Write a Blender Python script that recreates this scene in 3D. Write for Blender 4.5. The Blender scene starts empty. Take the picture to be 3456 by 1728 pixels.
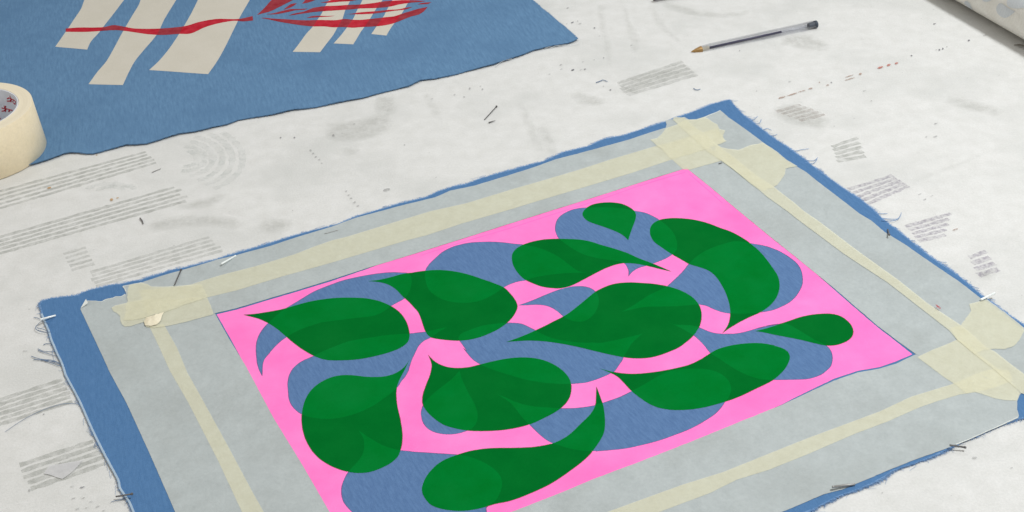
# Screen-printed cloths on a print table. Outlines below are table coordinates in metres.
D = {'petals':[[(-.18528,.78713),(-.18953,.79742),(-.19258,.81068),(-.19452,.82413),(-.19446,.83361),(-.19296,.84173),(-.1893,.85119),(-.18557,.85766),(-.18056,.86611),
(-.17679,.87085),(-.17292,.87489),(-.1659,.88238),(-.15718,.89132),(-.14727,.89801),(-.13549,.90463),(-.12341,.90867),(-.10943,.91166),(-.09707,.91262),(-.08816,.91125),
(-.08297,.90973),(-.08052,.89986),(-.08138,.88636),(-.08515,.87557),(-.09005,.87101),(-.0946,.86702),(-.09905,.86162),(-.10474,.85637),(-.1114,.85407),(-.11983,.85334),
(-.12823,.85232),(-.13828,.85102),(-.14828,.84929),(-.15799,.84476),(-.1659,.83985),(-.1712,.8345),(-.17636,.82837),(-.1805,.82101),(-.18371,.81328),(-.18622,.8069),
(-.18658,.80042)],[(-.05102,.83554),(-.05598,.83208),(-.06005,.82735),(-.06412,.82332),(-.06818,.82054),(-.07215,.81481),(-.07454,.80704),(-.07657,.79969),(-.07864,.78888),
(-.07891,.7862),(-.0811,.77929),(-.08337,.775),(-.0863,.76765),(-.09083,.76113),(-.09613,.75535),(-.10215,.74908),(-.10897,.74414),(-.11581,.74045),(-.12269,.73797),
(-.12965,.7367),(-.13593,.73693),(-.14392,.7387),(-.1488,.74049),(-.1526,.74316),(-.15654,.74706),(-.1603,.7528),(-.16302,.75974),(-.16452,.76854),(-.16588,.77746),
(-.16586,.78641),(-.1655,.78854),(-.16374,.79479),(-.16025,.80033),(-.15578,.80454),(-.15154,.80709),(-.14505,.81225),(-.13568,.81816),(-.12617,.82346),(-.1164,.82606),
(-.10654,.82773),(-.09749,.82932),(-.08836,.82969),(-.07963,.82995),(-.07341,.83041),(-.07592,.83038),(-.06803,.83112),(-.05933,.83345)],[(-.07003,.91178),(-.06925,.89789),
(-.06634,.8856),(-.06097,.87701),(-.05398,.87057),(-.04537,.86695),(-.03681,.86581),(-.02825,.86699),(-.02048,.87146),(-.0135,.8775),(-.0073,.88442),(-.00199,.88847),
(.0042,.89142),(.00972,.89232),(.01481,.89508),(.02102,.89715),(.03163,.899),(.04046,.89979),(.04924,.89982),(.05886,.89931),(.05203,.90219),(.04555,.91128),(.03903,.92128),
(.03143,.9299),(.02277,.9371),(.01479,.94105),(.00899,.94351),(.00224,.94508),(-.00498,.94735),(-.01404,.9493),(-.02314,.95009),(-.03225,.95007),(-.04136,.94807),(-.04951,.9442),
(-.05668,.93785),(-.06195,.92996),(-.06714,.9209)],[(.03696,.96199),(.03732,.96872),(.03874,.97627),(.04131,.98242),(.04563,.98777),(.0525,.99275),(.05922,.99496),(.06771,.99525),
(.07707,.99457),(.08639,.99355),(.09739,.99061),(.10634,.9863),(.11347,.98303),(.1194,.97764),(.12424,.97118),(.12882,.9631),(.13306,.95264),(.13494,.94007),(.13415,.92876),
(.13203,.92252),(.12835,.91807),(.12289,.91332),(.11623,.90934),(.11294,.9076),(.10969,.90616),(.10643,.90457),(.10234,.90337),(.09763,.90037),(.0942,.89682),(.09075,.89101),
(.09185,.89779),(.09113,.90402),(.08931,.90993),(.08302,.91376),(.07266,.91733),(.06234,.92217),(.05387,.92897),(.04554,.93972),(.03931,.94961),(.03779,.95522)],[(.00277,.85939),
(.00927,.86246),(.01802,.86755),(.02598,.87275),(.03485,.87763),(.04368,.88091),(.05237,.88138),(.05911,.87888),(.06344,.87333),(.06517,.86585),(.06474,.85719),(.06186,.84742),
(.05705,.83936),(.05088,.83498),(.04506,.83545),(.04024,.83862),(.03669,.84241),(.03324,.84833),(.02848,.85441),(.02355,.85769),(.01681,.85924),(.01,.85908)],[(.08107,.84491),
(.08924,.85092),(.09673,.85792),(.10518,.86521),(.11447,.87149),(.12017,.87606),(.12732,.8849),(.13469,.89492),(.1403,.90417),(.1499,.91621),(.16094,.92482),(.17062,.92962),
(.18175,.93351),(.1853,.93277),(.18958,.93143),(.19329,.92948),(.2029,.92541),(.21004,.92045),(.21603,.91436),(.22151,.906),(.2252,.8979),(.22668,.88778),(.22554,.87654),
(.22335,.86779),(.21674,.85516),(.21009,.84707),(.20225,.84131),(.19392,.83704),(.18701,.83578),(.17681,.83479),(.16852,.83518),(.16282,.83606),(.1623,.83591),(.15662,.83806),
(.15134,.84201),(.1454,.84747),(.14101,.84925),(.13465,.84906),(.12445,.84847),(.11185,.84907),(.09924,.84953),(.0906,.84768)],[(-.04217,.81848),(-.04301,.82192),(-.04137,.82613),
(-.03432,.83076),(-.02596,.83492),(-.01758,.83674),(-.00669,.83753),(-.00084,.83706),(.00496,.83548),(.01062,.83061),(.01543,.82611),(.01938,.82171),(.02733,.81567),
(.03938,.81096),(.05148,.80841),(.0564,.80855),(.0612,.80747),(.06701,.80861),(.07706,.81116),(.08549,.81358),(.09397,.81614),(.08932,.81086),(.0846,.80456),(.08049,.79567),
(.07747,.78941),(.07616,.78565),(.07346,.78074),(.0692,.77321),(.06541,.77062),(.06041,.76763),(.05303,.76409),(.04899,.7626),(.04264,.76185),(.03635,.76183),(.02852,.76255),
(.01683,.76504),(.00514,.76928),(-.00657,.77555),(-.01682,.78164),(-.02317,.78595),(-.02715,.78946),(-.03116,.79363),(-.03519,.80045),(-.03927,.80932),(-.03681,.80607),
(-.0401,.81363)],[(.11373,.83001),(.11904,.82586),(.12552,.82465),(.13196,.82331),(.13696,.82059),(.14321,.81533),(.14775,.81267),(.15249,.81148),(.16308,.81104),(.17161,.81306),
(.1804,.81643),(.18912,.81914),(.19592,.82023),(.18017,.81576),(.18544,.81765),(.19225,.81888),(.20081,.82052),(.20639,.81529),(.21287,.80667),(.21925,.79817),(.22583,.79107),
(.2276,.78442),(.22696,.77675),(.22404,.76809),(.22077,.76395),(.21444,.75838),(.20528,.75477),(.19496,.75457),(.18069,.75537),(.1761,.75596),(.17013,.75765),(.16446,.76117),
(.15827,.76663),(.15164,.7747),(.1464,.78212),(.14101,.78899),(.13813,.79705),(.13513,.80456),(.13156,.81126),(.12839,.81516),(.12193,.82247)],[(-.0157,.75488),(-.00877,.75013),
(-.00192,.74482),(.00797,.73992),(.01943,.7373),(.02897,.73576),(.03856,.73529),(.04708,.73607),(.05255,.7372),(.05338,.73809),(.0589,.73969),(.06532,.74243),(.0718,.74554),
(.07885,.75019),(.08599,.75513),(.09453,.76161),(.10229,.76747),(.10904,.77096),(.11718,.7726),(.12669,.7725),(.13671,.77047),(.14393,.76578),(.14829,.75838),(.14942,.74911),
(.1471,.74085),(.14248,.73346),(.13894,.72785),(.13338,.72128),(.12481,.71444),(.11486,.70779),(.10368,.70243),(.09267,.69767),(.08113,.69409),(.06974,.69139),(.05707,.69034),
(.04965,.68999),(.05043,.69027),(.04307,.69079),(.03507,.693),(.02786,.69647),(.02064,.70063),(.01636,.70483),(.01142,.71192),(.00788,.71785),(.00215,.72746),(-.00143,.73531),
(-.00508,.74267),(-.01034,.74964)],[(-.04202,.78294),(-.04715,.77451),(-.05419,.76635),(-.06036,.75884),(-.06567,.75137),(-.06799,.74497),(-.06872,.74029),(-.06833,.73439),
(-.06661,.7273),(-.06264,.7207),(-.05726,.7169),(-.05118,.71499),(-.04437,.71483),(-.03909,.71637),(-.03378,.71917),(-.03073,.72353),(-.02916,.73034),(-.0295,.73739),
(-.03138,.74582),(-.03447,.75447),(-.0384,.767),(-.04039,.77462)],[(-.11115,.72302),(-.10757,.71527),(-.10638,.70835),(-.10635,.7016),(-.10821,.69506),(-.11156,.6887),
(-.11524,.68244),(-.1174,.67615),(-.1187,.66882),(-.11838,.66147),(-.11652,.65411),(-.11239,.64721),(-.10767,.64135),(-.09589,.62853),(-.06912,.61149),(-.03962,.61205),
(-.02283,.62623),(-.0241,.64223),(-.01827,.64812),(-.01421,.65879),(-.01401,.66808),(-.01712,.67574),(-.02287,.68252),(-.03017,.68841),(-.0383,.69256),(-.04572,.69439),
(-.05689,.69628),(-.06435,.69758),(-.07183,.69877),(-.07133,.69854),(-.07668,.70004),(-.08164,.70095),(-.08667,.70299),(-.0937,.70687),(-.10172,.7137),(-.10744,.71928)]],
'leaves':[[(-.20943,.86444),(-.20177,.86467),(-.1934,.86614),(-.18504,.86791),(-.17841,.86997),(-.17103,.87328),(-.16108,.87728),(-.14924,.88012),(-.1372,.88105),(-.12503,.88019),
(-.11453,.87814),(-.10479,.87368),(-.09587,.86669),(-.08866,.85792),(-.08313,.84615),(-.08036,.83412),(-.07966,.82587),(-.08092,.81921),(-.08603,.81293),(-.09402,.80826),
(-.10444,.80447),(-.11648,.80175),(-.12865,.80139),(-.13932,.80261),(-.14655,.80605),(-.15226,.81043),(-.15949,.81736),(-.16698,.826),(-.17373,.8347),(-.18057,.84351),
(-.18824,.85152),(-.19484,.85699),(-.20217,.86113)],[(-.11506,.90184),(-.10632,.90294),(-.09677,.90596),(-.08808,.90939),(-.07928,.9105),(-.07842,.91094),(-.07004,.91224),
(-.06074,.91254),(-.05186,.91101),(-.04299,.90794),(-.03417,.90334),(-.02367,.89634),(-.01502,.89032),(-.00732,.88367),(-.00236,.87437),(.00124,.8653),(.0023,.85799),
(.00082,.85097),(-.00234,.84346),(-.0067,.83683),(-.01268,.83041),(-.01941,.82547),(-.0269,.82132),(-.03599,.81866),(-.04423,.81837),(-.05498,.82057),(-.06329,.82353),
(-.06603,.82714),(-.06853,.83419),(-.07138,.84693),(-.0742,.85707),(-.07688,.86197),(-.08144,.8703),(-.08691,.87881),(-.09343,.88976),(-.09984,.89631),(-.10704,.89995)],
[(-.07882,.79796),(-.08232,.7901),(-.08779,.78404),(-.09497,.78073),(-.10226,.78027),(-.10962,.78108),(-.11788,.78313),(-.1261,.78414),(-.13333,.78289),(-.1403,.77869),
(-.14619,.77218),(-.14988,.76432),(-.1518,.75522),(-.15228,.74554),(-.15153,.73475),(-.14905,.72287),(-.14533,.71228),(-.13977,.70174),(-.13299,.6935),(-.12493,.68692),
(-.11637,.68252),(-.10878,.68059),(-.10135,.68093),(-.09478,.68371),(-.08826,.68815),(-.08327,.69439),(-.08131,.70205),(-.08063,.71218),(-.08134,.7226),(-.08341,.73568),
(-.08543,.74663),(-.08669,.75772),(-.0867,.76768),(-.08504,.7764),(-.08216,.7858)],[(-5e-05,.92782),(.00242,.93564),(.00757,.94168),(.01498,.94594),(.0242,.94891),(.03425,.94968),
(.04603,.94864),(.05683,.94671),(.06562,.94282),(.07249,.93797),(.08281,.93161),(.0929,.92431),(.10184,.91561),(.10999,.90894),(.11799,.90173),(.12547,.89463),(.11764,.89867),
(.10936,.90324),(.10185,.90714),(.095,.90929),(.08798,.90989),(.08071,.9077),(.07331,.90368),(.06398,.89677),(.05471,.88949),(.04557,.88274),(.0376,.87968),(.03066,.88021),
(.02214,.88301),(.01456,.88859),(.00866,.89438),(.00371,.90398),(.00049,.91513)],[(.09575,.94268),(.0918,.95079),(.08344,.95955),(.0748,.96623),(.06608,.97297),(.06208,.97934),
(.06126,.98636),(.06429,.99344),(.06989,.99912),(.07765,1.0018),(.08709,1.00165),(.09533,.99876),(.10137,.99289),(.10498,.98677),(.10594,.98058),(.10444,.9721),(.10035,.95889)],
[(.11488,.95508),(.1168,.96248),(.12114,.96838),(.12706,.97161),(.13549,.9724),(.14547,.97082),(.15517,.96738),(.16446,.96145),(.17337,.95358),(.18065,.94759),(.18876,.93737),
(.19429,.92745),(.19881,.91744),(.20217,.90641),(.20509,.89344),(.20701,.88261),(.20661,.87215),(.20428,.86202),(.20008,.8522),(.19328,.84275),(.18436,.83501),(.17508,.82949),
(.16572,.82306),(.15817,.81711),(.15288,.81212),(.15665,.81791),(.16021,.82585),(.16276,.83677),(.16369,.84802),(.16335,.86103),(.16176,.87294),(.15917,.88438),(.15519,.89278),
(.14977,.89769),(.14414,.90141),(.14069,.90382),(.13577,.91002),(.12889,.91881),(.12207,.929),(.11643,.93874),(.11464,.94712)],[(-.00725,.81398),(.00276,.81897),(.0146,.82617),
(.02665,.83485),(.03891,.84434),(.05075,.85761),(.06012,.86919),(.06298,.87238),(.07124,.87866),(.08021,.88239),(.08981,.88308),(.10005,.88147),(.11099,.87876),(.12085,.87452),
(.12953,.86832),(.13619,.86046),(.14006,.85148),(.14128,.84213),(.14033,.83239),(.13776,.82293),(.13646,.81994),(.1316,.81153),(.12528,.80401),(.1188,.79791),(.11007,.79271),
(.09989,.78831),(.09091,.78707),(.08217,.78801),(.07514,.79024),(.0658,.79421),(.05565,.79893),(.04704,.80319),(.03511,.8081),(.02304,.81199),(.01083,.81429),(.00098,.8144)],
[(.05884,.77772),(.06572,.77429),(.07184,.77168),(.08118,.76984),(.09148,.76993),(.10275,.77145),(.11419,.7741),(.12416,.77738),(.13378,.78341),(.14109,.78956),(.14562,.79293),
(.15168,.79559),(.16095,.79789),(.17081,.79869),(.18037,.79768),(.18868,.79439),(.18774,.79433),(.19283,.79131),(.19641,.78686),(.19692,.78037),(.19476,.77415),(.1911,.76749),
(.18644,.7616),(.17892,.75427),(.17015,.74883),(.16149,.74368),(.15377,.7391),(.14546,.73532),(.13733,.73238),(.12691,.72927),(.11756,.72798),(.10764,.72813),(.09799,.7306),
(.09087,.73548),(.08471,.74284),(.07933,.75107),(.07543,.75931),(.07142,.76704),(.06633,.77218),(.06186,.77567)],[(-.06514,.80318),(-.06193,.79732),(-.05698,.79176),
(-.05048,.7878),(-.04243,.78603),(-.03441,.78656),(-.02635,.78914),(-.01826,.79173),(-.00772,.79415),(.002,.79482),(.01084,.79361),(.01956,.79009),(.02805,.78302),(.03395,.77459),
(.03702,.76623),(.0375,.75757),(.03589,.74799),(.03191,.73992),(.02614,.73327),(.0174,.72692),(.00802,.72127),(-.0012,.71817),(-.01185,.71621),(-.0232,.71613),(-.03455,.71729),
(-.04441,.72052),(-.05283,.72514),(-.06063,.73382),(-.06584,.74244),(-.06796,.74975),(-.0678,.75818),(-.06571,.76907),(-.06318,.78013),(-.06219,.79024),(-.06339,.79743)],
[(.1772,.81288),(.18496,.81497),(.1956,.81916),(.20553,.82357),(.21545,.82761),(.225,.82962),(.2358,.82958),(.24266,.8268),(.24704,.8205),(.24908,.81323),(.2486,.80584),
(.24533,.79876),(.23938,.79394),(.23231,.79121),(.22509,.79139),(.21773,.79473),(.21042,.7986),(.20072,.80296),(.1909,.80708),(.18337,.81063)],[(.05528,.75745),(.05411,.74542),
(.05294,.73717),(.0488,.72809),(.04125,.71827),(.03304,.7081),(.02519,.70197),(.01757,.69886),(.00633,.69725),(-.00482,.69749),(-.01597,.69829),(-.02565,.69821),(-.03459,.69666),
(-.04349,.69347),(-.05086,.68987),(-.05669,.6849),(-.06237,.67627),(-.06523,.6681),(-.06598,.66093),(-.06388,.65397),(-.05922,.64695),(-.05085,.64262),(-.03938,.6406),
(-.02793,.64214),(-.01896,.64511),(-.00765,.64776),(.00538,.65377),(.01865,.6617),(.03235,.67333),(.04368,.685),(.05153,.6972),(.05642,.70786),(.05824,.72),(.05843,.7357),
(.05694,.74652)]],'pink':[(-.23049,.86676),(-.21556,.87173),(-.19106,.88305),(-.17149,.89179),(-.14442,.90454),(-.11692,.91922),(-.103,.92775),(-.07932,.93988),(-.04054,.9585),
(-.00068,.9781),(.02996,.99305),(.07182,1.01316),(.11493,1.03434),(.15868,1.05519),(.17717,1.01661),(.19239,.98255),(.2115,.9403),(.22889,.90224),(.2466,.85943),(.25581,.83708),
(.26712,.81092),(.27615,.79299),(.28435,.77665),(.27025,.7692),(.25773,.76408),(.24136,.76098),(.22262,.75345),(.19415,.73676),(.1817,.7288),(.15014,.71158),(.11056,.69197),
(.07775,.67634),(.0453,.66173),(.02538,.65158),(-.00664,.63662),(-.05441,.61404),(-.10087,.59147),(-.11396,.61949),(-.12666,.64688),(-.14754,.69022),(-.17276,.7399),
(-.19968,.80072),(-.21484,.83399)],'pink_ridge':[[(.11422,1.02745),(.12695,1.0337),(.13973,1.03955),(.14828,1.04316),(.15644,1.04666),(.15579,1.04482),(.14806,1.04144),
(.13951,1.03768),(.12674,1.03186),(.11403,1.02562)],[(-.07431,.93426),(-.04052,.95051),(.00107,.96879),(.03206,.98443),(.07633,1.00549),(.11386,1.02646),(.11396,1.02744),
(.07644,1.00693),(.03213,.98582),(.0011,.97016),(-.04052,.95183),(-.07435,.93556)],[(.15959,1.04288),(.16569,1.02852),(.17294,1.0122),(.181,.9923),(.18033,.99147),(.17238,1.01104),
(.16521,1.02733),(.15906,1.04135)]],'cloth2':[(-.37397,.89236),(-.37316,.89619),(-.36633,.89954),(-.36132,.9),(-.34889,.9016),(-.34492,.90214),(-.34519,.90362),(-.34068,.90698),
(-.33653,.90914),(-.33029,.9109),(-.32293,.91372),(-.31449,.91474),(-.30583,.91805),(-.2986,.9186),(-.29702,.92079),(-.28531,.92622),(-.27488,.93181),(-.26961,.93255),
(-.26132,.93541),(-.24468,.94203),(-.22651,.95131),(-.2059,.96096),(-.1849,.9721),(-.16436,.9812),(-.14808,.98711),(-.12712,1.00111),(-.0988,1.01476),(-.0714,1.02537),
(-.06123,1.03379),(-.04728,1.04097),(-.03685,1.04402),(-.0245,1.05249),(-.01207,1.05797),(.00366,1.06423),(.01443,1.06946),(.03256,1.07666),(.05128,1.09087),(.07373,1.09954),
(.09109,1.11272),(.10813,1.11662),(.11977,1.12334),(.14912,1.13868),(.16833,1.14954),(.1812,1.15766),(.19651,1.16803),(.20903,1.17398),(.21565,1.17633),(.21713,1.16952),
(.22286,1.14752),(.22841,1.13416),(.24184,1.10284),(.25295,1.08151),(.26344,1.05922),(.27155,1.0388),(.28892,1.00088),(.29608,.98821),(.30258,.97254),(.30754,.95553),
(.32023,.9246),(.33237,.89419),(.34469,.87146),(.3558,.84107),(.36459,.82219),(.37431,.80414),(.38708,.77586),(.40321,.73936),(.36567,.71511),(.34067,.7034),(.33773,.70362),
(.32406,.69856),(.3093,.69154),(.29872,.68609),(.28532,.67944),(.27909,.67554),(.26938,.6702),(.25399,.66362),(.23996,.65872),(.23367,.6536),(.22298,.64747),(.21353,.64296),
(.19939,.63747),(.18972,.63201),(.1822,.62751),(.15291,.61574),(.07543,.58489),(-.01524,.54687),(-.08302,.51845),(-.19912,.53002),(-.22688,.59717),(-.25248,.65541),
(-.25974,.66842),(-.26543,.67714),(-.26861,.68581),(-.28132,.70814),(-.29742,.73777),(-.31375,.76992),(-.32997,.79864),(-.33274,.80472),(-.33795,.81631),(-.34318,.82597),
(-.34804,.83574),(-.35297,.84566),(-.35705,.85567),(-.36289,.86711),(-.36827,.87833)],'paper_top':[(-.30691,.89876),(-.30845,.9034),(-.31001,.9075),(-.31183,.91085),
(-.30737,.91242),(-.29792,.91508),(-.28341,.92314),(-.26968,.92901),(-.25525,.93548),(-.24111,.94259),(-.22602,.94778),(-.20002,.95912),(-.17738,.97144),(-.16407,.97797),
(-.1511,.98415),(-.13187,.99636),(-.0951,1.01201),(-.06441,1.02374),(-.05086,1.03382),(-.02982,1.04035),(.00345,1.05651),(.02282,1.06657),(.04362,1.07877),(.07116,1.09002),
(.09552,1.1007),(.11281,1.10836),(.13429,1.1202),(.1486,1.12727),(.15016,1.1334),(.14988,1.14034),(.16843,1.14602),(.17187,1.14044),(.17944,1.14083),(.18687,1.14415),
(.19186,1.14774),(.19952,1.15225),(.20346,1.15598),(.20644,1.14802),(.18746,1.10433),(.1586,1.05261),(.11463,1.03137),(.0716,1.01027),(.02983,.99024),(-.00075,.97535),
(-.04053,.95583),(-.07924,.93728),(-.11697,.92006),(-.14455,.90619),(-.17165,.89341),(-.19125,.88465),(-.21577,.87331),(-.2316,.86801),(-.25101,.86306),(-.26877,.85992),
(-.29509,.86585),(-.30218,.88271)],'paper_right':[(.20392,1.15534),(.20903,1.14133),(.21685,1.12614),(.22257,1.11424),(.23305,1.0916),(.24086,1.0741),(.24824,1.05702),
(.26047,1.0368),(.2674,1.01907),(.28089,.9877),(.29058,.96483),(.29752,.9537),(.30428,.93565),(.31602,.91589),(.33034,.88692),(.34251,.86405),(.35292,.83977),(.35785,.83251),
(.37243,.79852),(.38324,.77099),(.39381,.74762),(.36999,.72739),(.35907,.7314),(.34941,.72957),(.34608,.72759),(.34386,.72459),(.33397,.7301),(.31545,.75763),(.28653,.77683),
(.2773,.79325),(.26807,.81121),(.25678,.83738),(.24758,.85974),(.22788,.90191),(.20991,.93956),(.19052,.98178),(.17551,1.01579),(.15847,1.05159),(.15251,1.06463),(.18446,1.12142)],
'paper_bottom':[(.28677,.77612),(.30481,.77197),(.32886,.74666),(.34548,.727),(.34134,.72005),(.33863,.71184),(.33773,.70545),(.33636,.70311),(.32349,.69679),(.30876,.6898),
(.29828,.68465),(.28411,.67865),(.27934,.67639),(.25306,.66595),(.23795,.65914),(.22422,.6526),(.21309,.64761),(.20411,.64334),(.1914,.6399),(.16472,.62712),(.12445,.61127),
(.05735,.58366),(-.01509,.55354),(-.10004,.52197),(-.13503,.53464),(-.12186,.58092),(-.1015,.59295),(-.05443,.6153),(-.0066,.63794),(.02546,.65293),(.0454,.66311),(.07789,.67776),
(.11075,.69343),(.15039,.71309),(.18158,.72818),(.19384,.73519),(.22212,.75118),(.2409,.75901),(.25724,.7621),(.27028,.76682)],'paper_left':[(-.33988,.88295),(-.33857,.88911),
(-.33714,.89287),(-.33013,.8923),(-.32473,.89152),(-.32263,.8939),(-.31711,.89568),(-.3148,.89717),(-.31079,.89684),(-.30815,.89999),(-.30162,.89856),(-.2925,.87606),
(-.27101,.87237),(-.23861,.87167),(-.23177,.86764),(-.21597,.83408),(-.19924,.80069),(-.17151,.73981),(-.14634,.69013),(-.12551,.6468),(-.11303,.61943),(-.1019,.59346),
(-.11096,.55502),(-.13481,.53249),(-.16159,.52881),(-.19527,.59273),(-.22583,.6536),(-.25366,.7121),(-.2792,.76407),(-.29946,.80147),(-.30976,.82264),(-.32304,.84922)],
'torn_left':[[(-.33857,.88911),(-.33714,.89287),(-.33011,.89218),(-.3247,.89141),(-.3226,.89379),(-.31708,.89557),(-.31477,.89705),(-.31081,.89695),(-.30828,.9)]],
'torn_far':[[(-.30845,.9034),(-.31001,.9075),(-.31183,.91085),(-.30737,.91242),(-.29789,.91496)],[(.16908,1.13975),(.17753,1.13835),(.18692,1.14371),(.19179,1.14739),
(.19943,1.15209),(.20341,1.15535)]],'torn_near':[[(.28749,.68016),(.29837,.68493),(.30885,.69009),(.32368,.69738),(.33645,.70402)]],'folded_corner':[(-.3398,.88371),
(-.33852,.88888),(-.33706,.89253),(-.33457,.8879),(-.33713,.88568)],'band_top':[(-.29805,.90432),(-.27961,.90563),(-.26638,.90575),(-.25692,.90864),(-.24463,.91502),
(-.23191,.92101),(-.22281,.92443),(-.20839,.92996),(-.17744,.94533),(-.16322,.95504),(-.14915,.96313),(-.13641,.96783),(-.10569,.98287),(-.06754,1.0014),(-.03685,1.01151),
(.00275,1.03083),(.03237,1.0441),(.06174,1.05768),(.0932,1.07401),(.13115,1.09176),(.15736,1.10287),(.19546,1.12146),(.19947,1.09763),(.18064,1.08532),(.14799,1.06875),
(.10851,1.04812),(.07216,1.03134),(.02435,1.00929),(.00187,.99843),(-.0406,.97936),(-.07019,.9638),(-.08482,.95838),(-.11835,.94326),(-.15324,.92737),(-.18424,.91407),
(-.21908,.89735),(-.24139,.88958),(-.26101,.8813),(-.28448,.87037)],'band_left':[(-.28051,.85556),(-.26997,.85774),(-.25366,.82543),(-.24179,.79705),(-.22937,.77248),
(-.2013,.71644),(-.17426,.66146),(-.16818,.64969),(-.13878,.58911),(-.11669,.53998),(-.13396,.54104),(-.15542,.59257),(-.18227,.65065),(-.20412,.69856),(-.23477,.76141),
(-.25413,.79799),(-.26733,.82722)],'band_right':[(.15701,1.14132),(.15774,1.14449),(.15991,1.1459),(.16788,1.14383),(.16912,1.1401),(.17548,1.12344),(.18244,1.11226),
(.18855,1.09619),(.19473,1.08176),(.20413,1.06271),(.21175,1.0446),(.21888,1.02975),(.22743,1.01506),(.23073,1.00715),(.24068,.98537),(.24579,.97211),(.25427,.95666),
(.26587,.93156),(.27829,.90555),(.29729,.86824),(.3115,.83555),(.32744,.80826),(.33219,.7975),(.33853,.7799),(.34337,.77416),(.34908,.76116),(.35549,.74773),(.36351,.7295),
(.35365,.72162),(.34637,.72831),(.34486,.73339),(.33589,.75567),(.32802,.77269),(.32045,.79057),(.31813,.8014),(.30611,.82733),(.28866,.86499),(.26437,.90675),(.24993,.93603),
(.23836,.95945),(.23214,.97335),(.21953,.99767),(.21516,1.00859),(.20929,1.02058),(.20357,1.03432),(.19761,1.04753),(.19005,1.06194),(.18094,1.07843),(.17482,1.09413),
(.16858,1.11016),(.1622,1.12653)],'band_bottom':[(.16294,.67949),(.19207,.69319),(.22165,.70605),(.24597,.71653),(.27137,.73034),(.2862,.73561),(.30206,.7412),(.32331,.7517),
(.33598,.75605),(.34642,.75325),(.34617,.74863),(.3455,.74213),(.33174,.73604),(.31879,.7322),(.30438,.73009),(.28915,.72489),(.2738,.71882),(.24857,.7059),(.22465,.69559),
(.18889,.67764),(.1602,.66431),(.13842,.65664),(.12011,.64588),(.08896,.63226),(.02258,.60297),(-.03238,.57993),(-.08494,.55789),(-.09438,.56987),(-.03957,.59354),(.01033,.61506),
(.05643,.63446),(.10331,.6544),(.13053,.66415)],'patch_left_upper':[(-.30737,.91242),(-.29769,.91391),(-.29262,.91176),(-.28859,.90799),(-.27777,.90675),(-.26983,.90677),
(-.26,.90732),(-.24878,.90752),(-.24381,.89691),(-.241,.8894),(-.24666,.88598),(-.25695,.88132),(-.26454,.87647),(-.27211,.87188),(-.27952,.87011),(-.28587,.86632),
(-.29445,.86435),(-.3022,.86465),(-.30218,.86764),(-.30253,.8763),(-.30435,.883),(-.30393,.88959),(-.30674,.90213)],'patch_left_lower':[(-.31524,.88225),(-.31285,.8848),
(-.30372,.88791),(-.29322,.89093),(-.27331,.88929),(-.25382,.8899),(-.24125,.88887),(-.23623,.87743),(-.23261,.8663),(-.24288,.86232),(-.25484,.85744),(-.26697,.85398),
(-.27624,.85262),(-.28219,.85383),(-.28452,.85771),(-.28547,.86096),(-.29078,.85874),(-.29478,.85642),(-.2992,.85625),(-.30202,.85911),(-.30421,.86353),(-.30589,.87009),
(-.30943,.8747),(-.31253,.87712)],'patch_far_upper':[(.13159,1.1052),(.13866,1.10794),(.14489,1.11772),(.14835,1.12527),(.15937,1.13125),(.16912,1.1401),(.17758,1.13871),
(.18687,1.14336),(.18982,1.13981),(.19346,1.13228),(.19661,1.12752),(.19741,1.11862),(.20218,1.1164),(.19918,1.108),(.19788,1.09953),(.20056,1.09671),(.19371,1.09144),
(.18555,1.08718),(.17832,1.08336),(.16571,1.07626),(.15442,1.07224),(.14546,1.06998),(.14405,1.07538),(.14111,1.08563),(.13619,1.09368),(.13436,1.0998)],
'patch_far_lower':[(.1457,1.07193),(.15442,1.07224),(.16947,1.07955),(.1839,1.08734),(.18782,1.07446),(.19005,1.06194),(.17433,1.05536),(.16127,1.04939),(.15484,1.05),
(.15101,1.05839)],'patch_far_side':[(.19028,1.09093),(.19365,1.08555),(.19901,1.08251),(.20849,1.07942),(.21498,1.08347),(.2206,1.08712),(.22843,1.08889),(.23209,1.09073),
(.24159,1.07421),(.24824,1.05717),(.2552,1.04604),(.25002,1.04526),(.24387,1.04282),(.24175,1.03386),(.23617,1.02347),(.23162,1.0162),(.22688,1.01206),(.22271,1.01092),
(.21885,1.00704),(.21491,1.01165),(.20836,1.02453),(.19761,1.04753),(.19017,1.06275),(.18585,1.07796)],'patch_near_side':[(.3421,.83238),(.3466,.83377),(.35427,.83609),
(.35655,.83783),(.36486,.82033),(.37298,.80009),(.37151,.79645),(.36489,.78665),(.35843,.77969),(.35088,.77692),(.34287,.77781),(.33589,.77675),(.32802,.77269),(.3241,.78171),
(.32053,.79084),(.32025,.79706),(.31975,.80407),(.32366,.80586),(.32822,.8069),(.33111,.81091),(.3359,.81693),(.34096,.82372)],'patch_near_lower':[(.28681,.77257),(.29258,.77612),
(.30235,.78139),(.31,.78485),(.32086,.79054),(.32568,.78702),(.33226,.77036),(.34026,.75404),(.34488,.73589),(.34599,.72834),(.34109,.72073),(.33317,.72193),(.32619,.7249),
(.31973,.7297),(.31501,.73253),(.3097,.73082),(.30586,.73947),(.29863,.7508),(.29225,.76293)],'crumple':[(-.28547,.86096),(-.28456,.86622),(-.28041,.86803),(-.27625,.86984),
(-.27211,.87188),(-.27291,.86742),(-.27237,.86097),(-.27494,.85588),(-.27852,.85459),(-.28351,.85573)],'cloth1':[(-.91855,1.96623),(-.06708,1.8437),(.00626,1.51551),
(.03493,1.43595),(.04505,1.41073),(.05618,1.38604),(.06498,1.36524),(.07251,1.34799),(.07987,1.326),(.07487,1.32082),(.06871,1.3165),(.05177,1.312),(.03295,1.30492),
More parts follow.
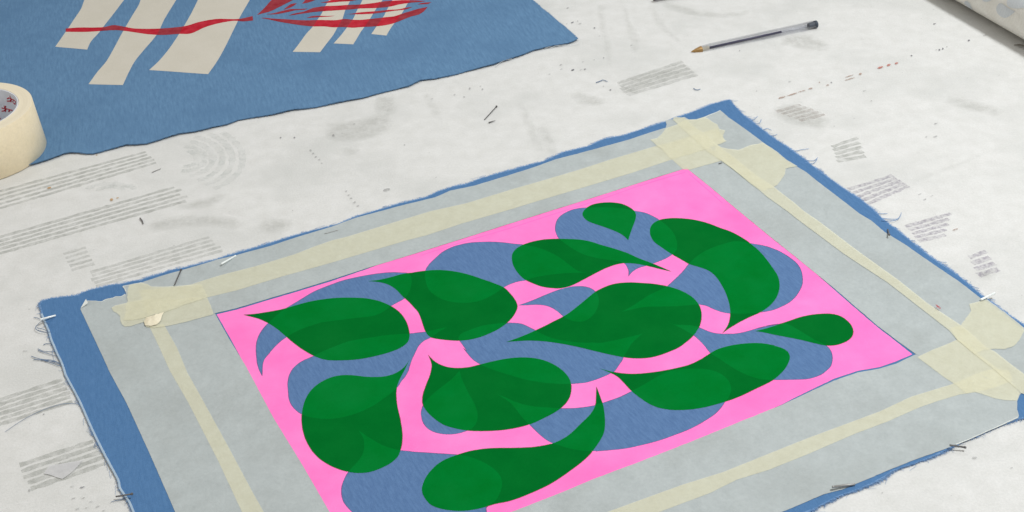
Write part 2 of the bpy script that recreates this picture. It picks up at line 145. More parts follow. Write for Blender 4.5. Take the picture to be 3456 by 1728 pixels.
(.02003,1.29519),(.00976,1.28873),(-.00841,1.27706),(-.02872,1.26782),(-.053,1.25714),(-.06873,1.25093),(-.08268,1.24915),(-.09448,1.23745),(-.11968,1.22734),(-.1387,1.21673),
(-.16157,1.21039),(-.18438,1.20227),(-.20713,1.19849),(-.22198,1.19213),(-.24073,1.18802),(-.25705,1.1837),(-.26736,1.17585),(-.28187,1.17026),(-.29619,1.16411),(-.31071,1.16151),
(-.32441,1.1531),(-.33797,1.14479),(-.34798,1.14464),(-.35669,1.14493),(-.36851,1.13879),(-.38539,1.13098),(-.39246,1.13166),(-.39908,1.13396),(-.40703,1.13473),(-.41201,1.13355),
(-.41971,1.12768),(-.42594,1.12281),(-.4355,1.1172),(-.45028,1.10999),(-.46481,1.10337),(-.52579,1.08193),(-.60693,1.04925)],'bars':[[(-.43901,1.55003),(-.46077,1.5527),
(-.47235,1.53055),(-.47627,1.49669),(-.47441,1.46878),(-.4759,1.43675),(-.47733,1.40578),(-.47931,1.3695),(-.4426,1.3586),(-.44299,1.37927),(-.43928,1.40147),(-.43715,1.42182),
(-.43385,1.44783),(-.4293,1.49111),(-.42453,1.54826)],[(-.41369,1.54694),(-.41059,1.48889),(-.40959,1.47212),(-.41099,1.44517),(-.41305,1.40105),(-.41523,1.33027),
(-.41965,1.30294),(-.42248,1.27629),(-.38605,1.2698),(-.38595,1.29932),(-.38481,1.3246),(-.38098,1.34793),(-.37381,1.38901),(-.37258,1.43011),(-.36865,1.48391),(-.36688,1.54121)],
[(-.3406,1.53799),(-.34313,1.48087),(-.34505,1.43752),(-.34954,1.38627),(-.35383,1.34976),(-.35926,1.32182),(-.36543,1.30168),(-.30202,1.28581),(-.2975,1.31278),(-.29396,1.34555),
(-.29025,1.39474),(-.28752,1.43084),(-.28313,1.47374),(-.28118,1.53072)],[(-.19008,1.49387),(-.19177,1.46289),(-.1951,1.44305),(-.19801,1.41966),(-.2009,1.40643),(-.2042,1.38966),
(-.20968,1.37159),(-.21407,1.35195),(-.21735,1.33796),(-.21976,1.32901),(-.19049,1.32473),(-.18763,1.33644),(-.18348,1.35216),(-.17991,1.36638),(-.17723,1.38282),(-.1733,1.40518),
(-.17176,1.42839),(-.1685,1.45199),(-.1653,1.49088)],[(-.15167,1.48923),(-.15398,1.4584),(-.15559,1.44441),(-.15856,1.42684),(-.16122,1.40571),(-.16683,1.38257),(-.17179,1.36363),
(-.17794,1.34468),(-.15677,1.34016),(-.1538,1.35428),(-.15146,1.36686),(-.14828,1.37952),(-.1425,1.40355),(-.13738,1.42832),(-.13092,1.45464),(-.12786,1.48635)],[(-.11599,1.48492),
(-.1197,1.45433),(-.121,1.44637),(-.12431,1.42877),(-.12879,1.40389),(-.13416,1.38355),(-.13674,1.37261),(-.13901,1.36361),(-.12253,1.35771),(-.11865,1.37615),(-.1145,1.39076),
(-.10815,1.41313),(-.10329,1.43624),(-.0997,1.45195),(-.09567,1.48247)]],'red':[[(-.47942,1.41628),(-.4647,1.41718),(-.45117,1.41564),(-.43576,1.41543),(-.42778,1.41919),
(-.41576,1.41419),(-.40125,1.40738),(-.37447,1.40433),(-.34662,1.40732),(-.33273,1.41609),(-.31382,1.42175),(-.28921,1.41891),(-.27417,1.42506),(-.272,1.41327),(-.28278,1.41191),
(-.29302,1.41465),(-.30985,1.40983),(-.3238,1.40112),(-.33676,1.38734),(-.34981,1.38781),(-.36699,1.38723),(-.38506,1.39128),(-.40637,1.40029),(-.42275,1.40572),(-.44008,1.40513),
(-.45304,1.40456),(-.47726,1.4073)],[(-.23727,1.49957),(-.24901,1.49044),(-.25686,1.47062),(-.26216,1.45194),(-.26441,1.44319),(-.26971,1.42759),(-.26531,1.43042),
(-.25612,1.43586),(-.24814,1.44527),(-.23942,1.45632),(-.23059,1.4675),(-.2148,1.48633)],[(-.21015,1.4816),(-.21737,1.46901),(-.21921,1.46206),(-.22203,1.45265),(-.21599,1.45457),
(-.20825,1.46076),(-.20215,1.4672),(-.19314,1.47956)],[(-.24162,1.43853),(-.23832,1.44612),(-.23489,1.45276),(-.23174,1.4544),(-.22803,1.45457),(-.23038,1.4492),(-.2332,1.44452),
(-.23622,1.44188)],[(-.25979,1.4288),(-.25214,1.42987),(-.24523,1.434),(-.23901,1.43723),(-.23434,1.43967),(-.22434,1.4385),(-.21448,1.43873),(-.21748,1.43571),(-.22653,1.43577),
(-.23359,1.43264),(-.24301,1.42881),(-.25018,1.42709)],[(-.23404,1.4215),(-.22965,1.42628),(-.22177,1.42929),(-.21553,1.43251),(-.20955,1.43875),(-.204,1.44109),(-.19426,1.44295),
(-.18186,1.44249),(-.17036,1.44314),(-.15712,1.44259),(-.14074,1.44467),(-.1277,1.44817),(-.11777,1.44801),(-.10786,1.44845),(-.09456,1.44627),(-.0829,1.44287),(-.08945,1.44103),
(-.09685,1.4405),(-.11155,1.43722),(-.11959,1.43318),(-.1277,1.43115),(-.13996,1.4306),(-.15641,1.43154),(-.16454,1.43051),(-.17679,1.42996),(-.18903,1.42942),(-.20127,1.42887),
(-.20936,1.42784),(-.21734,1.42583),(-.22531,1.42381)],[(-.2014,1.45386),(-.19449,1.45547),(-.18824,1.46043),(-.17978,1.46967),(-.13757,1.46258),(-.1422,1.45598),(-.15801,1.45643),
(-.16613,1.45374),(-.17854,1.45318),(-.18839,1.45191),(-.195,1.45168)],[(-.21328,1.41327),(-.20917,1.41706),(-.20273,1.41787),(-.192,1.41605),(-.18141,1.41579),(-.18777,1.414),
(-.19913,1.41396),(-.20638,1.41324)],[(-.26475,1.41921),(-.26149,1.41923),(-.24884,1.41544),(-.23632,1.41245),(-.22381,1.40907),(-.21143,1.40669),(-.2009,1.40643),
(-.18698,1.40445),(-.17883,1.40351),(-.17175,1.40596),(-.16265,1.40299),(-.15445,1.40108),(-.14482,1.40189),(-.13681,1.40289),(-.1264,1.40458),(-.11597,1.40627),(-.10652,1.41294),
(-.09857,1.41787),(-.09057,1.42284),(-.08006,1.42714),(-.08387,1.41616),(-.08933,1.40802),(-.09808,1.40323),(-.10589,1.39645),(-.11365,1.38971),(-.12144,1.38492),(-.1325,1.38242),
(-.14846,1.38236),(-.1612,1.38193),(-.171,1.38493),(-.18141,1.38517),(-.19129,1.38856),(-.20424,1.39004),(-.21502,1.39373),(-.2268,1.39888),(-.24214,1.40638),(-.25607,1.41472)],
[(-.17022,1.41839),(-.16372,1.41861),(-.15735,1.42081),(-.14762,1.42163),(-.13542,1.42217),(-.12325,1.4237),(-.11103,1.42425),(-.10461,1.42745),(-.09729,1.42857),(-.10443,1.42249),
(-.11496,1.42077),(-.12707,1.41826),(-.13914,1.41575),(-.15378,1.4159),(-.16363,1.41723)],[(-.09174,1.43488),(-.08691,1.43832),(-.07623,1.43947),(-.07943,1.43503),
(-.08846,1.4349)],[(-.12209,1.45217),(-.11717,1.45341),(-.10976,1.45477),(-.09977,1.45399),(-.1096,1.45069),(-.11623,1.45066)]],
'staves':[{'col':'grey','a':.62,'lines':[[(-.47014,1.06558),(-.33483,1.13272)],[(-.46628,1.05902),(-.3318,1.12722)],[(-.46243,1.05247),(-.32877,1.12173)],[(-.45857,1.04592),
(-.32574,1.11623)],[(-.45472,1.03937),(-.32271,1.11073)]],'w':.0022},{'col':'grey','a':.62,'lines':[[(-.44786,.98885),(-.29604,1.06567)],[(-.44607,.98266),(-.2928,1.05935)],
[(-.44427,.97647),(-.28955,1.05303)],[(-.44247,.97028),(-.2863,1.04671)],[(-.44068,.96409),(-.28306,1.04039)]],'w':.0024},{'col':'grey','a':.55,'lines':[[(-.34553,.93441),
(-.25256,.98078)],[(-.34261,.92968),(-.24936,.97513)],[(-.33968,.92495),(-.24615,.96947)],[(-.33676,.92022),(-.24295,.96382)],[(-.33384,.91548),(-.23975,.95816)]],'w':.0022},
{'col':'grey','a':.55,'lines':[[(-.37308,.96442),(-.3563,.97318)],[(-.3699,.9583),(-.35316,.96687)],[(-.36672,.95217),(-.35001,.96056)],[(-.36354,.94604),(-.34686,.95424)],
[(-.36036,.93992),(-.34371,.94793)]],'w':.0022},{'col':'grey','a':.65,'lines':[[(-.38103,.7733),(-.33293,.79647)],[(-.37949,.76792),(-.33018,.79143)],[(-.37794,.76254),
(-.32743,.7864)],[(-.3764,.75717),(-.32468,.78137)],[(-.37486,.75179),(-.32193,.77634)],[(-.37332,.74642),(-.31918,.7713)]],'w':.0024},
{'col':'grey','a':.65,'lines':[[(-.34016,.70583),(-.29553,.72655)],[(-.3369,.69972),(-.29175,.7209)],[(-.33364,.69362),(-.28798,.71525)],[(-.33038,.68751),(-.2842,.70961)],
[(-.32713,.6814),(-.28042,.70396)]],'w':.0026},{'col':'grey','a':.6,'lines':[[(.29275,1.07978),(.31924,1.09353)],[(.29264,1.07329),(.31904,1.08534)],[(.29254,1.06681),
(.31884,1.07714)],[(.29243,1.06032),(.31863,1.06895)],[(.29233,1.05383),(.31843,1.06075)]],'w':.0028},{'col':'purple','a':.8,'lines':[[(.29062,1.00607),(.33357,1.02483)],
[(.29319,.99984),(.33603,1.0205)],[(.29577,.9936),(.33849,1.01617)],[(.29834,.98737),(.34095,1.01185)],[(.30092,.98113),(.34341,1.00752)]],'w':.0024},
{'col':'purple','a':.7,'lines':[[(.32452,.94453),(.3654,.96037)],[(.32553,.93903),(.36209,.95269)],[(.32654,.93354),(.35878,.94501)],[(.32755,.92805),(.35547,.93733)],
[(.32856,.92256),(.35216,.92965)]],'w':.0024},{'col':'brown','a':.6,'lines':[[(.25576,1.15005),(.2805,1.16179)],[(.26039,1.14521),(.28537,1.15655)],[(.26502,1.14037),
(.29024,1.15132)],[(.26966,1.13553),(.29511,1.14608)],[(.27429,1.13069),(.29998,1.14085)]],'w':.0026},{'col':'grey','a':.5,'lines':[[(.11293,1.2239),(.18188,1.26518)],
[(.11435,1.21729),(.18442,1.25744)],[(.11577,1.21068),(.18695,1.2497)],[(.11719,1.20407),(.18949,1.24196)],[(.11861,1.19746),(.19203,1.23422)]],'w':.003},
{'col':'purple','a':.35,'lines':[[(.36126,.89587),(.37754,.90287)],[(.3611,.88768),(.37803,.89453)],[(.36094,.87949),(.37852,.88619)],[(.36078,.87131),(.37901,.87786)]],
'w':.0032}],'smudges':[{'col':'faint','p':[(.11183,1.22697),(.13184,1.24177),(.15221,1.25104),(.18209,1.26674),(.19462,1.23931),(.18822,1.23007),(.14782,1.21208),(.1179,1.19683),
(.11286,1.21026)]},{'col':'faint','p':[(.10593,1.41426),(.11649,1.41302),(.11437,1.3793),(.1137,1.33865),(.11483,1.30877),(.11011,1.25848),(.10495,1.25904),(.10508,1.30832),
(.10352,1.34781)]},{'col':'faint','p':[(.13405,1.41095),(.14176,1.41004),(.14029,1.36637),(.1445,1.33995),(.14591,1.32082),(.14204,1.29658),(.13593,1.28218),(.13151,1.29774),
(.13338,1.32379),(.13115,1.3576)]},{'col':'faint','p':[(.16277,1.40756),(.17062,1.38955),(.17716,1.35071),(.18667,1.3178),(.1903,1.29427),(.182,1.30745),(.17153,1.3321),
(.16352,1.3637)]},{'col':'faint','p':[(-.17197,1.17103),(-.14375,1.17613),(-.1177,1.18957),(-.10506,1.1643),(-.12242,1.13513),(-.14997,1.1303),(-.17309,1.14013)]},
{'col':'faint','p':[(-.15314,1.12312),(-.13642,1.12149),(-.13202,1.10998),(-.14441,1.10388),(-.15217,1.1101)]},{'col':'faint','p':[(-.12727,1.22371),(-.1077,1.2259),
(-.10223,1.18799),(-.11689,1.17341),(-.12738,1.19056)]},{'col':'faint','p':[(-.29301,1.03822),(-.27284,1.04299),(-.24841,1.05584),(-.25056,1.03434),(-.26963,1.02303),
(-.28893,1.02478)]},{'col':'faint','p':[(.35655,.87209),(.37036,.88196),(.37992,.87798),(.37065,.86005),(.36033,.864)]},{'col':'faint','p':[(.25343,1.15964),(.27985,1.16901),
(.30383,1.13088),(.29177,1.10918),(.26992,1.11893),(.25283,1.13603)]},{'col':'faint','p':[(.25727,.64443),(.26587,.63957),(.26188,.63421),(.25292,.63764)]},
{'col':'faint','p':[(.00932,1.20113),(.0187,1.1919),(.02856,1.15086),(.03543,1.09738),(.02623,1.09463),(.01706,1.14424)]},{'col':'faint','p':[(.02824,1.14312),(.03605,1.15011),
(.04563,1.11856),(.04727,1.08179),(.0385,1.08622)]},{'col':'faint','p':[(.36996,1.31471),(.37546,1.31166),(.37437,1.28553),(.36608,1.26784),(.3685,1.2909)]},
{'col':'faint','p':[(.34603,1.01711),(.37411,1.03132),(.39664,1.04292),(.42628,1.05937),(.42638,1.05405),(.39417,1.03454),(.37133,1.02143),(.34765,1.01031)]},
{'col':'faint','p':[(.28998,1.31407),(.31932,1.3156),(.33951,1.28472),(.33059,1.27176),(.3018,1.27958),(.28559,1.29073)]},{'col':'faint','p':[(.4217,1.1665),(.4536,1.14704),
(.46679,1.12988),(.45958,1.11897),(.43081,1.13356),(.41353,1.15117)]},{'col':'faint','p':[(-.21384,1.00202),(-.19737,1.00687),(-.18292,.99925),(-.18777,.98104),(-.20398,.97637),
(-.21451,.98035)]},{'col':'faint','p':[(-.08215,1.22748),(-.07415,1.2224),(-.06177,1.18386),(-.05563,1.15152),(-.06723,1.16839),(-.07746,1.1977)]},
{'col':'faint','p':[(.18036,1.41867),(.20784,1.39412),(.24036,1.37986),(.27076,1.38151),(.26609,1.36656),(.22927,1.36317),(.19696,1.37716),(.17789,1.39764)]},
{'col':'faint','p':[(.22298,.63688),(.2341,.63192),(.23958,.62462),(.23376,.62296),(.22742,.6289)]},{'col':'faint','p':[(-.31791,1.00504),(-.29421,1.0156),(-.25116,1.01492),
(-.22383,1.00292),(-.23029,.98789),(-.27357,.99484),(-.30451,.9883)]},{'col':'faint','p':[(.0643,1.21214),(.08883,1.20119),(.10279,1.18323),(.08315,1.17711),(.06493,1.19124)]}],
'patch_white':[(-.32138,.69563),(-.31935,.7036),(-.31323,.70408),(-.3067,.70543),(-.29776,.70731),(-.29949,.70129),(-.30333,.69392),(-.30716,.6893),(-.31167,.69139),
(-.31632,.69394)],'specks':[('grey',[(.07156,1.3682),(.07131,1.36742),(.07068,1.36692),(.07014,1.36707),(.0701,1.36776),(.07059,1.36847),(.07124,1.36867)]),
('dark',[(.0791,1.37137),(.07844,1.37011),(.07684,1.36902),(.07552,1.36893),(.07546,1.36989),(.07672,1.3712),(.07834,1.37186)]),('grey',[(.08334,1.37321),(.08326,1.37175),
(.08293,1.37122),(.08259,1.37201),(.08251,1.37354),(.08274,1.37464),(.08311,1.3745)]),('grey',[(.08677,1.36687),(.0861,1.36562),(.08451,1.36454),(.08319,1.36444),(.08314,1.3654),
(.0844,1.3667),(.08601,1.36735)]),('dark',[(.10063,1.35441),(.10032,1.35311),(.09951,1.35241),(.09883,1.35282),(.09877,1.35404),(.09939,1.35515),(.10022,1.35532)]),
('grey',[(.10453,1.33331),(.10411,1.33248),(.10311,1.3318),(.10228,1.33178),(.10225,1.33244),(.10304,1.33328),(.10406,1.33367)]),('grey',[(.13552,1.30774),(.13505,1.3068),
(.13397,1.30606),(.13308,1.30609),(.13306,1.30686),(.13392,1.3078),(.13501,1.30819)]),('dark',[(.10399,1.28157),(.10381,1.28044),(.10332,1.27993),(.10288,1.28043),(.10283,1.28155),
(.10321,1.28246),(.10372,1.28247)]),('grey',[(.06098,1.27085),(.06031,1.26958),(.05868,1.26851),(.05732,1.26844),(.05725,1.26943),(.05852,1.27073),(.06019,1.27136)]),
('grey',[(.06011,1.26091),(.05968,1.25978),(.05861,1.259),(.05769,1.25916),(.05762,1.26014),(.05845,1.26119),(.05956,1.26154)]),('dark',[(.07197,1.25809),(.07144,1.25647),
(.0701,1.25545),(.06894,1.2558),(.06885,1.25725),(.06989,1.25872),(.07127,1.25909)]),('grey',[(.07971,1.25706),(.07928,1.25593),(.0782,1.25516),(.07728,1.25532),(.07722,1.25629),
(.07806,1.25734),(.07917,1.25768)]),('dark',[(.0837,1.25816),(.08339,1.2571),(.08258,1.25647),(.08188,1.25674),(.08183,1.25771),(.08245,1.25865),(.08329,1.25885)]),
('grey',[(.09417,1.27788),(.0939,1.27688),(.09322,1.27632),(.09263,1.27661),(.09258,1.27754),(.09311,1.27841),(.09382,1.27856)]),('grey',[(.09846,1.21823),(.09834,1.21711),
(.09798,1.21666),(.09764,1.21724),(.09758,1.21839),(.09785,1.21927),(.09824,1.21919)]),('dark',[(.10492,1.21022),(.10466,1.20914),(.10397,1.20857),(.10338,1.20893),
(.10333,1.20997),(.10386,1.21088),(.10457,1.211)]),('grey',[(.08323,1.27465),(.08277,1.27383),(.08167,1.27313),(.08076,1.27306),(.08072,1.27368),(.08159,1.27452),(.0827,1.27495)]),
('dark',[(.45528,1.32444),(.45456,1.32348),(.45318,1.32266),(.45217,1.32261),(.45228,1.32336),(.45344,1.32435),(.45478,1.32483)]),('grey',[(.43949,1.26318),(.43905,1.2621),
(.43836,1.26157),(.43794,1.26198),(.4381,1.26302),(.43872,1.26392),(.43934,1.26399)]),('dark',[(.44245,1.2628),(.44188,1.26108),(.44108,1.26035),(.44065,1.26116),(.44092,1.26291),
(.44169,1.26427),(.44237,1.26422)]),('dark',[(.44672,1.26553),(.44615,1.2638),(.44534,1.26307),(.44492,1.26388),(.44519,1.26563),(.44596,1.267),(.44664,1.26695)]),
('grey',[(.45159,1.26881),(.45109,1.26748),(.45034,1.26686),(.44991,1.26743),(.45012,1.26874),(.45082,1.26982),(.45147,1.26985)]),('dark',[(.47819,1.28125),(.47744,1.27958),
(.47627,1.27871),(.47555,1.2793),(.47583,1.2809),(.4769,1.28231),(.47795,1.28247)]),('grey',[(.49826,1.29119),(.49729,1.28993),(.49546,1.28888),(.49413,1.28883),(.49431,1.28982),
(.49587,1.2911),(.49762,1.29171)]),('red',[(.37752,1.23176),(.37598,1.22966),(.37286,1.22788),(.37051,1.22776),(.3707,1.22939),(.37328,1.23154),(.37633,1.2326)]),
('red',[(.38562,1.23546),(.38453,1.2334),(.38248,1.23208),(.38101,1.23248),(.38123,1.2343),(.38298,1.23617),(.38493,1.23669)]),('red',[(.39371,1.23833),(.39276,1.23635),
(.39107,1.23519),(.38989,1.23572),(.39012,1.23754),(.39159,1.23929),(.39319,1.23964)]),('brown',[(.34464,1.21137),(.34234,1.20955),(.33737,1.20708),(.33345,1.20581),
(.33354,1.2067),(.33756,1.20907),(.3425,1.21115)]),('brown',[(.34509,1.21743),(.34303,1.21571),(.33856,1.21347),(.33506,1.21238),(.33514,1.21327),(.33876,1.21547),
(.34319,1.21732)]),('brown',[(.35301,1.21888),(.3522,1.21697),(.35073,1.21592),(.3497,1.21651),(.34989,1.21829),(.35115,1.21993),(.35254,1.22019)]),('brown',[(.31642,1.1985),
(.31562,1.19692),(.31402,1.19589),(.31283,1.19618),(.31295,1.19758),(.31428,1.19902),(.31583,1.19944)]),('dark',[(.32006,1.20346),(.31967,1.20237),(.31895,1.20181),
(.31844,1.20221),(.31853,1.20326),(.31915,1.20417),(.31983,1.20426)]),('brown',[(.27025,1.17921),(.26866,1.17728),(.26525,1.17542),(.26257,1.17502),(.26264,1.17637),
(.26541,1.17847),(.2688,1.17974)]),('brown',[(.28285,1.18522),(.28051,1.1834),(.27536,1.18085),(.27128,1.17949),(.27133,1.18035),(.27547,1.18277),(.2806,1.18494)]),
('brown',[(.29153,1.18981),(.28994,1.18833),(.28649,1.18655),(.28376,1.18582),(.28382,1.18668),(.28661,1.18849),(.29005,1.18988)]),('brown',[(.29936,1.1938),(.29844,1.19247),
(.29652,1.19137),(.29504,1.19131),(.29512,1.19235),(.29669,1.1937),(.29858,1.19435)]),('brown',[(.30866,1.20466),(.30828,1.20357),(.30756,1.20301),(.30705,1.20341),
(.30713,1.20446),(.30775,1.20538),(.30843,1.20547)]),('dark',[(.41181,1.25287),(.4113,1.25169),(.41043,1.25106),(.40985,1.25145),(.41001,1.25256),(.41077,1.25357),
(.41157,1.2537)]),('grey',[(.28125,1.20974),(.28058,1.20866),(.27917,1.20781),(.27809,1.20784),(.27814,1.20873),(.27929,1.2098),(.28068,1.21025)]),('grey',[(.45564,1.32451),
(.45492,1.32349),(.45352,1.32266),(.4525,1.32265),(.45263,1.32345),(.45381,1.32448),(.45515,1.32495)]),('grey',[(.39794,1.11285),(.39708,1.11182),(.39537,1.11093),(.39408,1.11084),
(.39419,1.11162),(.39561,1.11269),(.39728,1.11323)]),('grey',[(.39057,1.08933),(.38964,1.08816),(.38778,1.0872),(.38639,1.08715),(.38652,1.08806),(.38806,1.08924),
(.38986,1.0898)]),('grey',[(.38167,1.08906),(.38108,1.0883),(.3799,1.08767),(.37902,1.08766),(.3791,1.08827),(.38008,1.08904),(.38123,1.08939)]),('grey',[(.34928,1.16228),
(.3489,1.16139),(.34819,1.1609),(.34769,1.16117),(.34778,1.16201),(.34839,1.16277),(.34906,1.16289)]),('grey',[(.34883,1.18349),(.34799,1.18252),(.34622,1.18158),(.34487,1.18138),
(.34494,1.18206),(.34638,1.18312),(.34812,1.18375)]),('brown',[(.36515,.93704),(.36393,.93595),(.36139,.93483),(.35943,.93452),(.35952,.93526),(.36161,.93648),(.36411,.93728)]),
('grey',[(.35898,.98921),(.35831,.98849),(.35691,.98783),(.35584,.98772),(.3559,.98825),(.35706,.98902),(.35843,.98945)]),('grey',[(.35203,.98418),(.35127,.98332),(.34972,.98257),
(.34854,.9825),(.34862,.98315),(.3499,.98405),(.35142,.98451)]),('grey',[(.35039,.99299),(.34965,.99224),(.3481,.99151),(.3469,.99136),(.34696,.99189),(.34824,.99271),
(.34977,.9932)]),('tan',[(-.34933,1.04843),(-.34914,1.04639),(-.35001,1.04541),(-.35128,1.04624),(-.35201,1.04825),(-.35163,1.04993),(-.35044,1.05001)]),('tan',[(-.34437,1.05074),
(-.3447,1.04995),(-.34582,1.04923),(-.34688,1.04911),(-.34708,1.04969),(-.34628,1.05052),(-.34507,1.05099)]),('tan',[(-.41045,1.07433),(-.41065,1.07293),(-.41196,1.07191),
(-.41338,1.07205),(-.41385,1.07324),(-.41301,1.07458),(-.4115,1.07507)]),('tan',[(-.38101,1.12982),(-.3811,1.12908),(-.38172,1.12857),(-.3824,1.12867),(-.38263,1.12931),
(-.38224,1.13001),(-.38151,1.13023)]),('grey',[(-.18014,1.11905),(-.18026,1.1174),(-.18117,1.11655),(-.18221,1.11712),(-.18257,1.1187),(-.182,1.12009),(-.18092,1.12025)]),
('grey',[(-.17722,1.11324),(-.1774,1.11189),(-.17833,1.11111),(-.17931,1.11148),(-.17961,1.11273),(-.17899,1.11392),(-.17793,1.11414)]),('grey',[(-.17424,1.10663),
(-.17436,1.10533),(-.17514,1.10462),(-.17601,1.10505),(-.17629,1.10629),(-.17579,1.10741),(-.17487,1.10756)]),('grey',[(-.17084,1.10123),(-.17096,1.09993),(-.17175,1.09923),
(-.17261,1.09966),(-.17289,1.10089),(-.17239,1.102),(-.17147,1.10215)]),('grey',[(-.16787,1.09436),(-.168,1.09338),(-.16866,1.09283),(-.16936,1.09312),(-.16957,1.09403),
(-.16913,1.09489),(-.16838,1.09503)]),('grey',[(-.14176,1.04313),(-.14196,1.04218),(-.14274,1.0416),(-.14352,1.04182),(-.14371,1.04267),(-.14316,1.04352),(-.14229,1.04372)]),
('grey',[(-.13883,1.03628),(-.13904,1.03506),(-.13994,1.03435),(-.14087,1.03469),(-.14111,1.03582),(-.1405,1.03689),(-.13948,1.03709)]),('grey',[(-.13639,1.03108),(-.1366,1.02987),
(-.1375,1.02917),(-.13842,1.02951),(-.13866,1.03063),(-.13805,1.03169),(-.13703,1.0319)]),('grey',[(-.13312,1.02366),(-.13334,1.02218),(-.13436,1.02136),(-.13542,1.02181),
(-.13572,1.0232),(-.13504,1.02448),(-.13388,1.02468)]),('grey',[(-.12979,1.0175),(-.13006,1.01628),(-.13109,1.01553),(-.13211,1.01581),(-.13235,1.01691),(-.13163,1.018),
(-.13049,1.01826)]),('grey',[(-.10386,1.04326),(-.10475,1.04088),(-.10745,1.03913),(-.10992,1.03932),(-.11031,1.04131),(-.10832,1.0436),(-.10545,1.04447)]),
('dark',[(-.21131,1.14623),(-.21135,1.14522),(-.21187,1.1447),(-.21248,1.14507),(-.21272,1.14605),(-.21242,1.1469),(-.21178,1.14698)]),('dark',[(-.19844,1.14496),(-.19852,1.14409),
(-.19905,1.14361),(-.19964,1.14388),(-.19983,1.14469),(-.19949,1.14544),(-.19887,1.14556)]),('grey',[(-.03292,1.22803),(-.03303,1.22589),(-.03377,1.225),(-.03458,1.22601),
(-.03487,1.22818),(-.0344,1.22987),(-.03353,1.2298)]),('grey',[(-.01996,1.22465),(-.02019,1.22281),(-.0211,1.22192),(-.02201,1.22264),(-.02223,1.22444),(-.02159,1.22596),
(-.02058,1.22605)]),('grey',[(-.02224,1.23108),(-.02241,1.22995),(-.02303,1.22937),(-.02363,1.22978),(-.02376,1.23087),(-.02333,1.23182),(-.02265,1.23191)]),
('grey',[(-.03842,1.21071),(-.03853,1.20929),(-.03912,1.20865),(-.03975,1.20928),(-.03994,1.21069),(-.03955,1.21184),(-.03887,1.21185)]),('grey',[(-.04763,1.21599),
(-.04785,1.21484),(-.04861,1.2142),(-.04933,1.21453),(-.04948,1.2156),(-.04894,1.2166),(-.04811,1.21677)]),('grey',[(-.06982,1.21002),(-.0701,1.20885),(-.071,1.20813),
(-.07186,1.2084),(-.07202,1.20946),(-.07137,1.21051),(-.07039,1.21076)]),('grey',[(-.09353,1.12036),(-.09368,1.11936),(-.0943,1.11883),(-.09494,1.11916),(-.09511,1.1201),
(-.09468,1.12096),(-.09398,1.12107)]),('grey',[(-.0629,1.05904),(-.06335,1.05841),(-.06447,1.05778),(-.06543,1.05762),(-.0655,1.05806),(-.06463,1.05876),(-.06348,1.0592)]),
('grey',[(-.16122,1.14531),(-.16123,1.14335),(-.16201,1.14247),(-.16298,1.14333),(-.16341,1.14528),(-.16297,1.14687),(-.16199,1.14688)]),('grey',[(-.1432,1.16587),
(-.14338,1.16511),(-.14402,1.16462),(-.14464,1.16476),(-.14477,1.16543),(-.14432,1.16612),(-.14362,1.16632)]),('grey',[(-.29765,.68199),(-.298,.68142),(-.2991,.6809),
(-.30012,.68081),(-.3003,.68122),(-.2995,.68183),(-.29832,.68217)]),('dark',[(-.28998,.68114),(-.2904,.68047),(-.29173,.67984),(-.29295,.67973),(-.29316,.68022),(-.29219,.68094),
(-.29078,.68135)]),('grey',[(-.29367,.67079),(-.29414,.67027),(-.29547,.66969),(-.29664,.66949),(-.29679,.66982),(-.29579,.67043),(-.2944,.67086)]),('grey',[(-.28758,.67071),
(-.28788,.67018),(-.28886,.66971),(-.28978,.66965),(-.28996,.67006),(-.28925,.67062),(-.28819,.67091)]),('grey',[(-.28168,.66665),(-.28201,.66604),(-.28309,.66551),
(-.28412,.66547),(-.28432,.66594),(-.28354,.66658),(-.28237,.66689)]),('grey',[(-.28899,.66044),(-.28926,.65958),(-.29042,.65897),(-.29161,.65905),(-.29192,.65977),
(-.29113,.66059),(-.28982,.66088)]),('grey',[(-.28311,.66097),(-.28339,.66042),(-.28436,.65995),(-.28529,.65992),(-.28547,.66035),(-.28478,.66092),(-.28372,.6612)]),
('grey',[(-.27595,.66181),(-.27624,.66113),(-.27732,.6606),(-.27837,.6606),(-.27859,.66114),(-.27783,.66182),(-.27665,.66211)]),('grey',[(-.2716,.65776),(-.27175,.65715),
(-.27249,.65674),(-.27326,.65685),(-.27348,.65738),(-.27299,.65795),(-.27215,.65812)]),('grey',[(-.32612,.68044),(-.32596,.67931),(-.32652,.67881),(-.32738,.6793),(-.32789,.68042),
(-.32767,.68133),(-.32688,.68134)]),('grey',[(-.31178,.70561),(-.31203,.70507),(-.31291,.70461),(-.31377,.70459),(-.31396,.70502),(-.31333,.70558),(-.31236,.70584)]),
('dark',[(-.33615,.75773),(-.3362,.75722),(-.33667,.7569),(-.33721,.75702),(-.33741,.75748),(-.33712,.75794),(-.33656,.75805)]),('white',[(-.27336,.79183),(-.27347,.79077),
(-.27437,.79015),(-.27539,.79043),(-.27575,.79141),(-.27519,.79235),(-.27413,.79254)]),('grey',[(.31784,.65653),(.31739,.65602),(.31646,.65565),(.31577,.65569),(.31582,.65611),
(.31658,.6566),(.31748,.65679)]),('grey',[(.22902,.63933),(.22881,.6389),(.22837,.63868),(.22803,.63883),(.22805,.63924),(.22841,.6396),(.22884,.63965)]),('grey',[(.24356,1.28282),
(.2432,1.28162),(.24247,1.281),(.24192,1.28144),(.24196,1.2826),(.24257,1.2836),(.24328,1.2837)]),('grey',[(.245,1.19273),(.24474,1.19184),(.24422,1.19141),(.24383,1.19176),
(.24386,1.19262),(.2443,1.19336),(.2448,1.1934)]),('grey',[(.07573,1.40907),(.07523,1.40755),(.07396,1.40654),(.07288,1.4068),(.0728,1.40813),(.07379,1.40954),(.07509,1.40996)])],
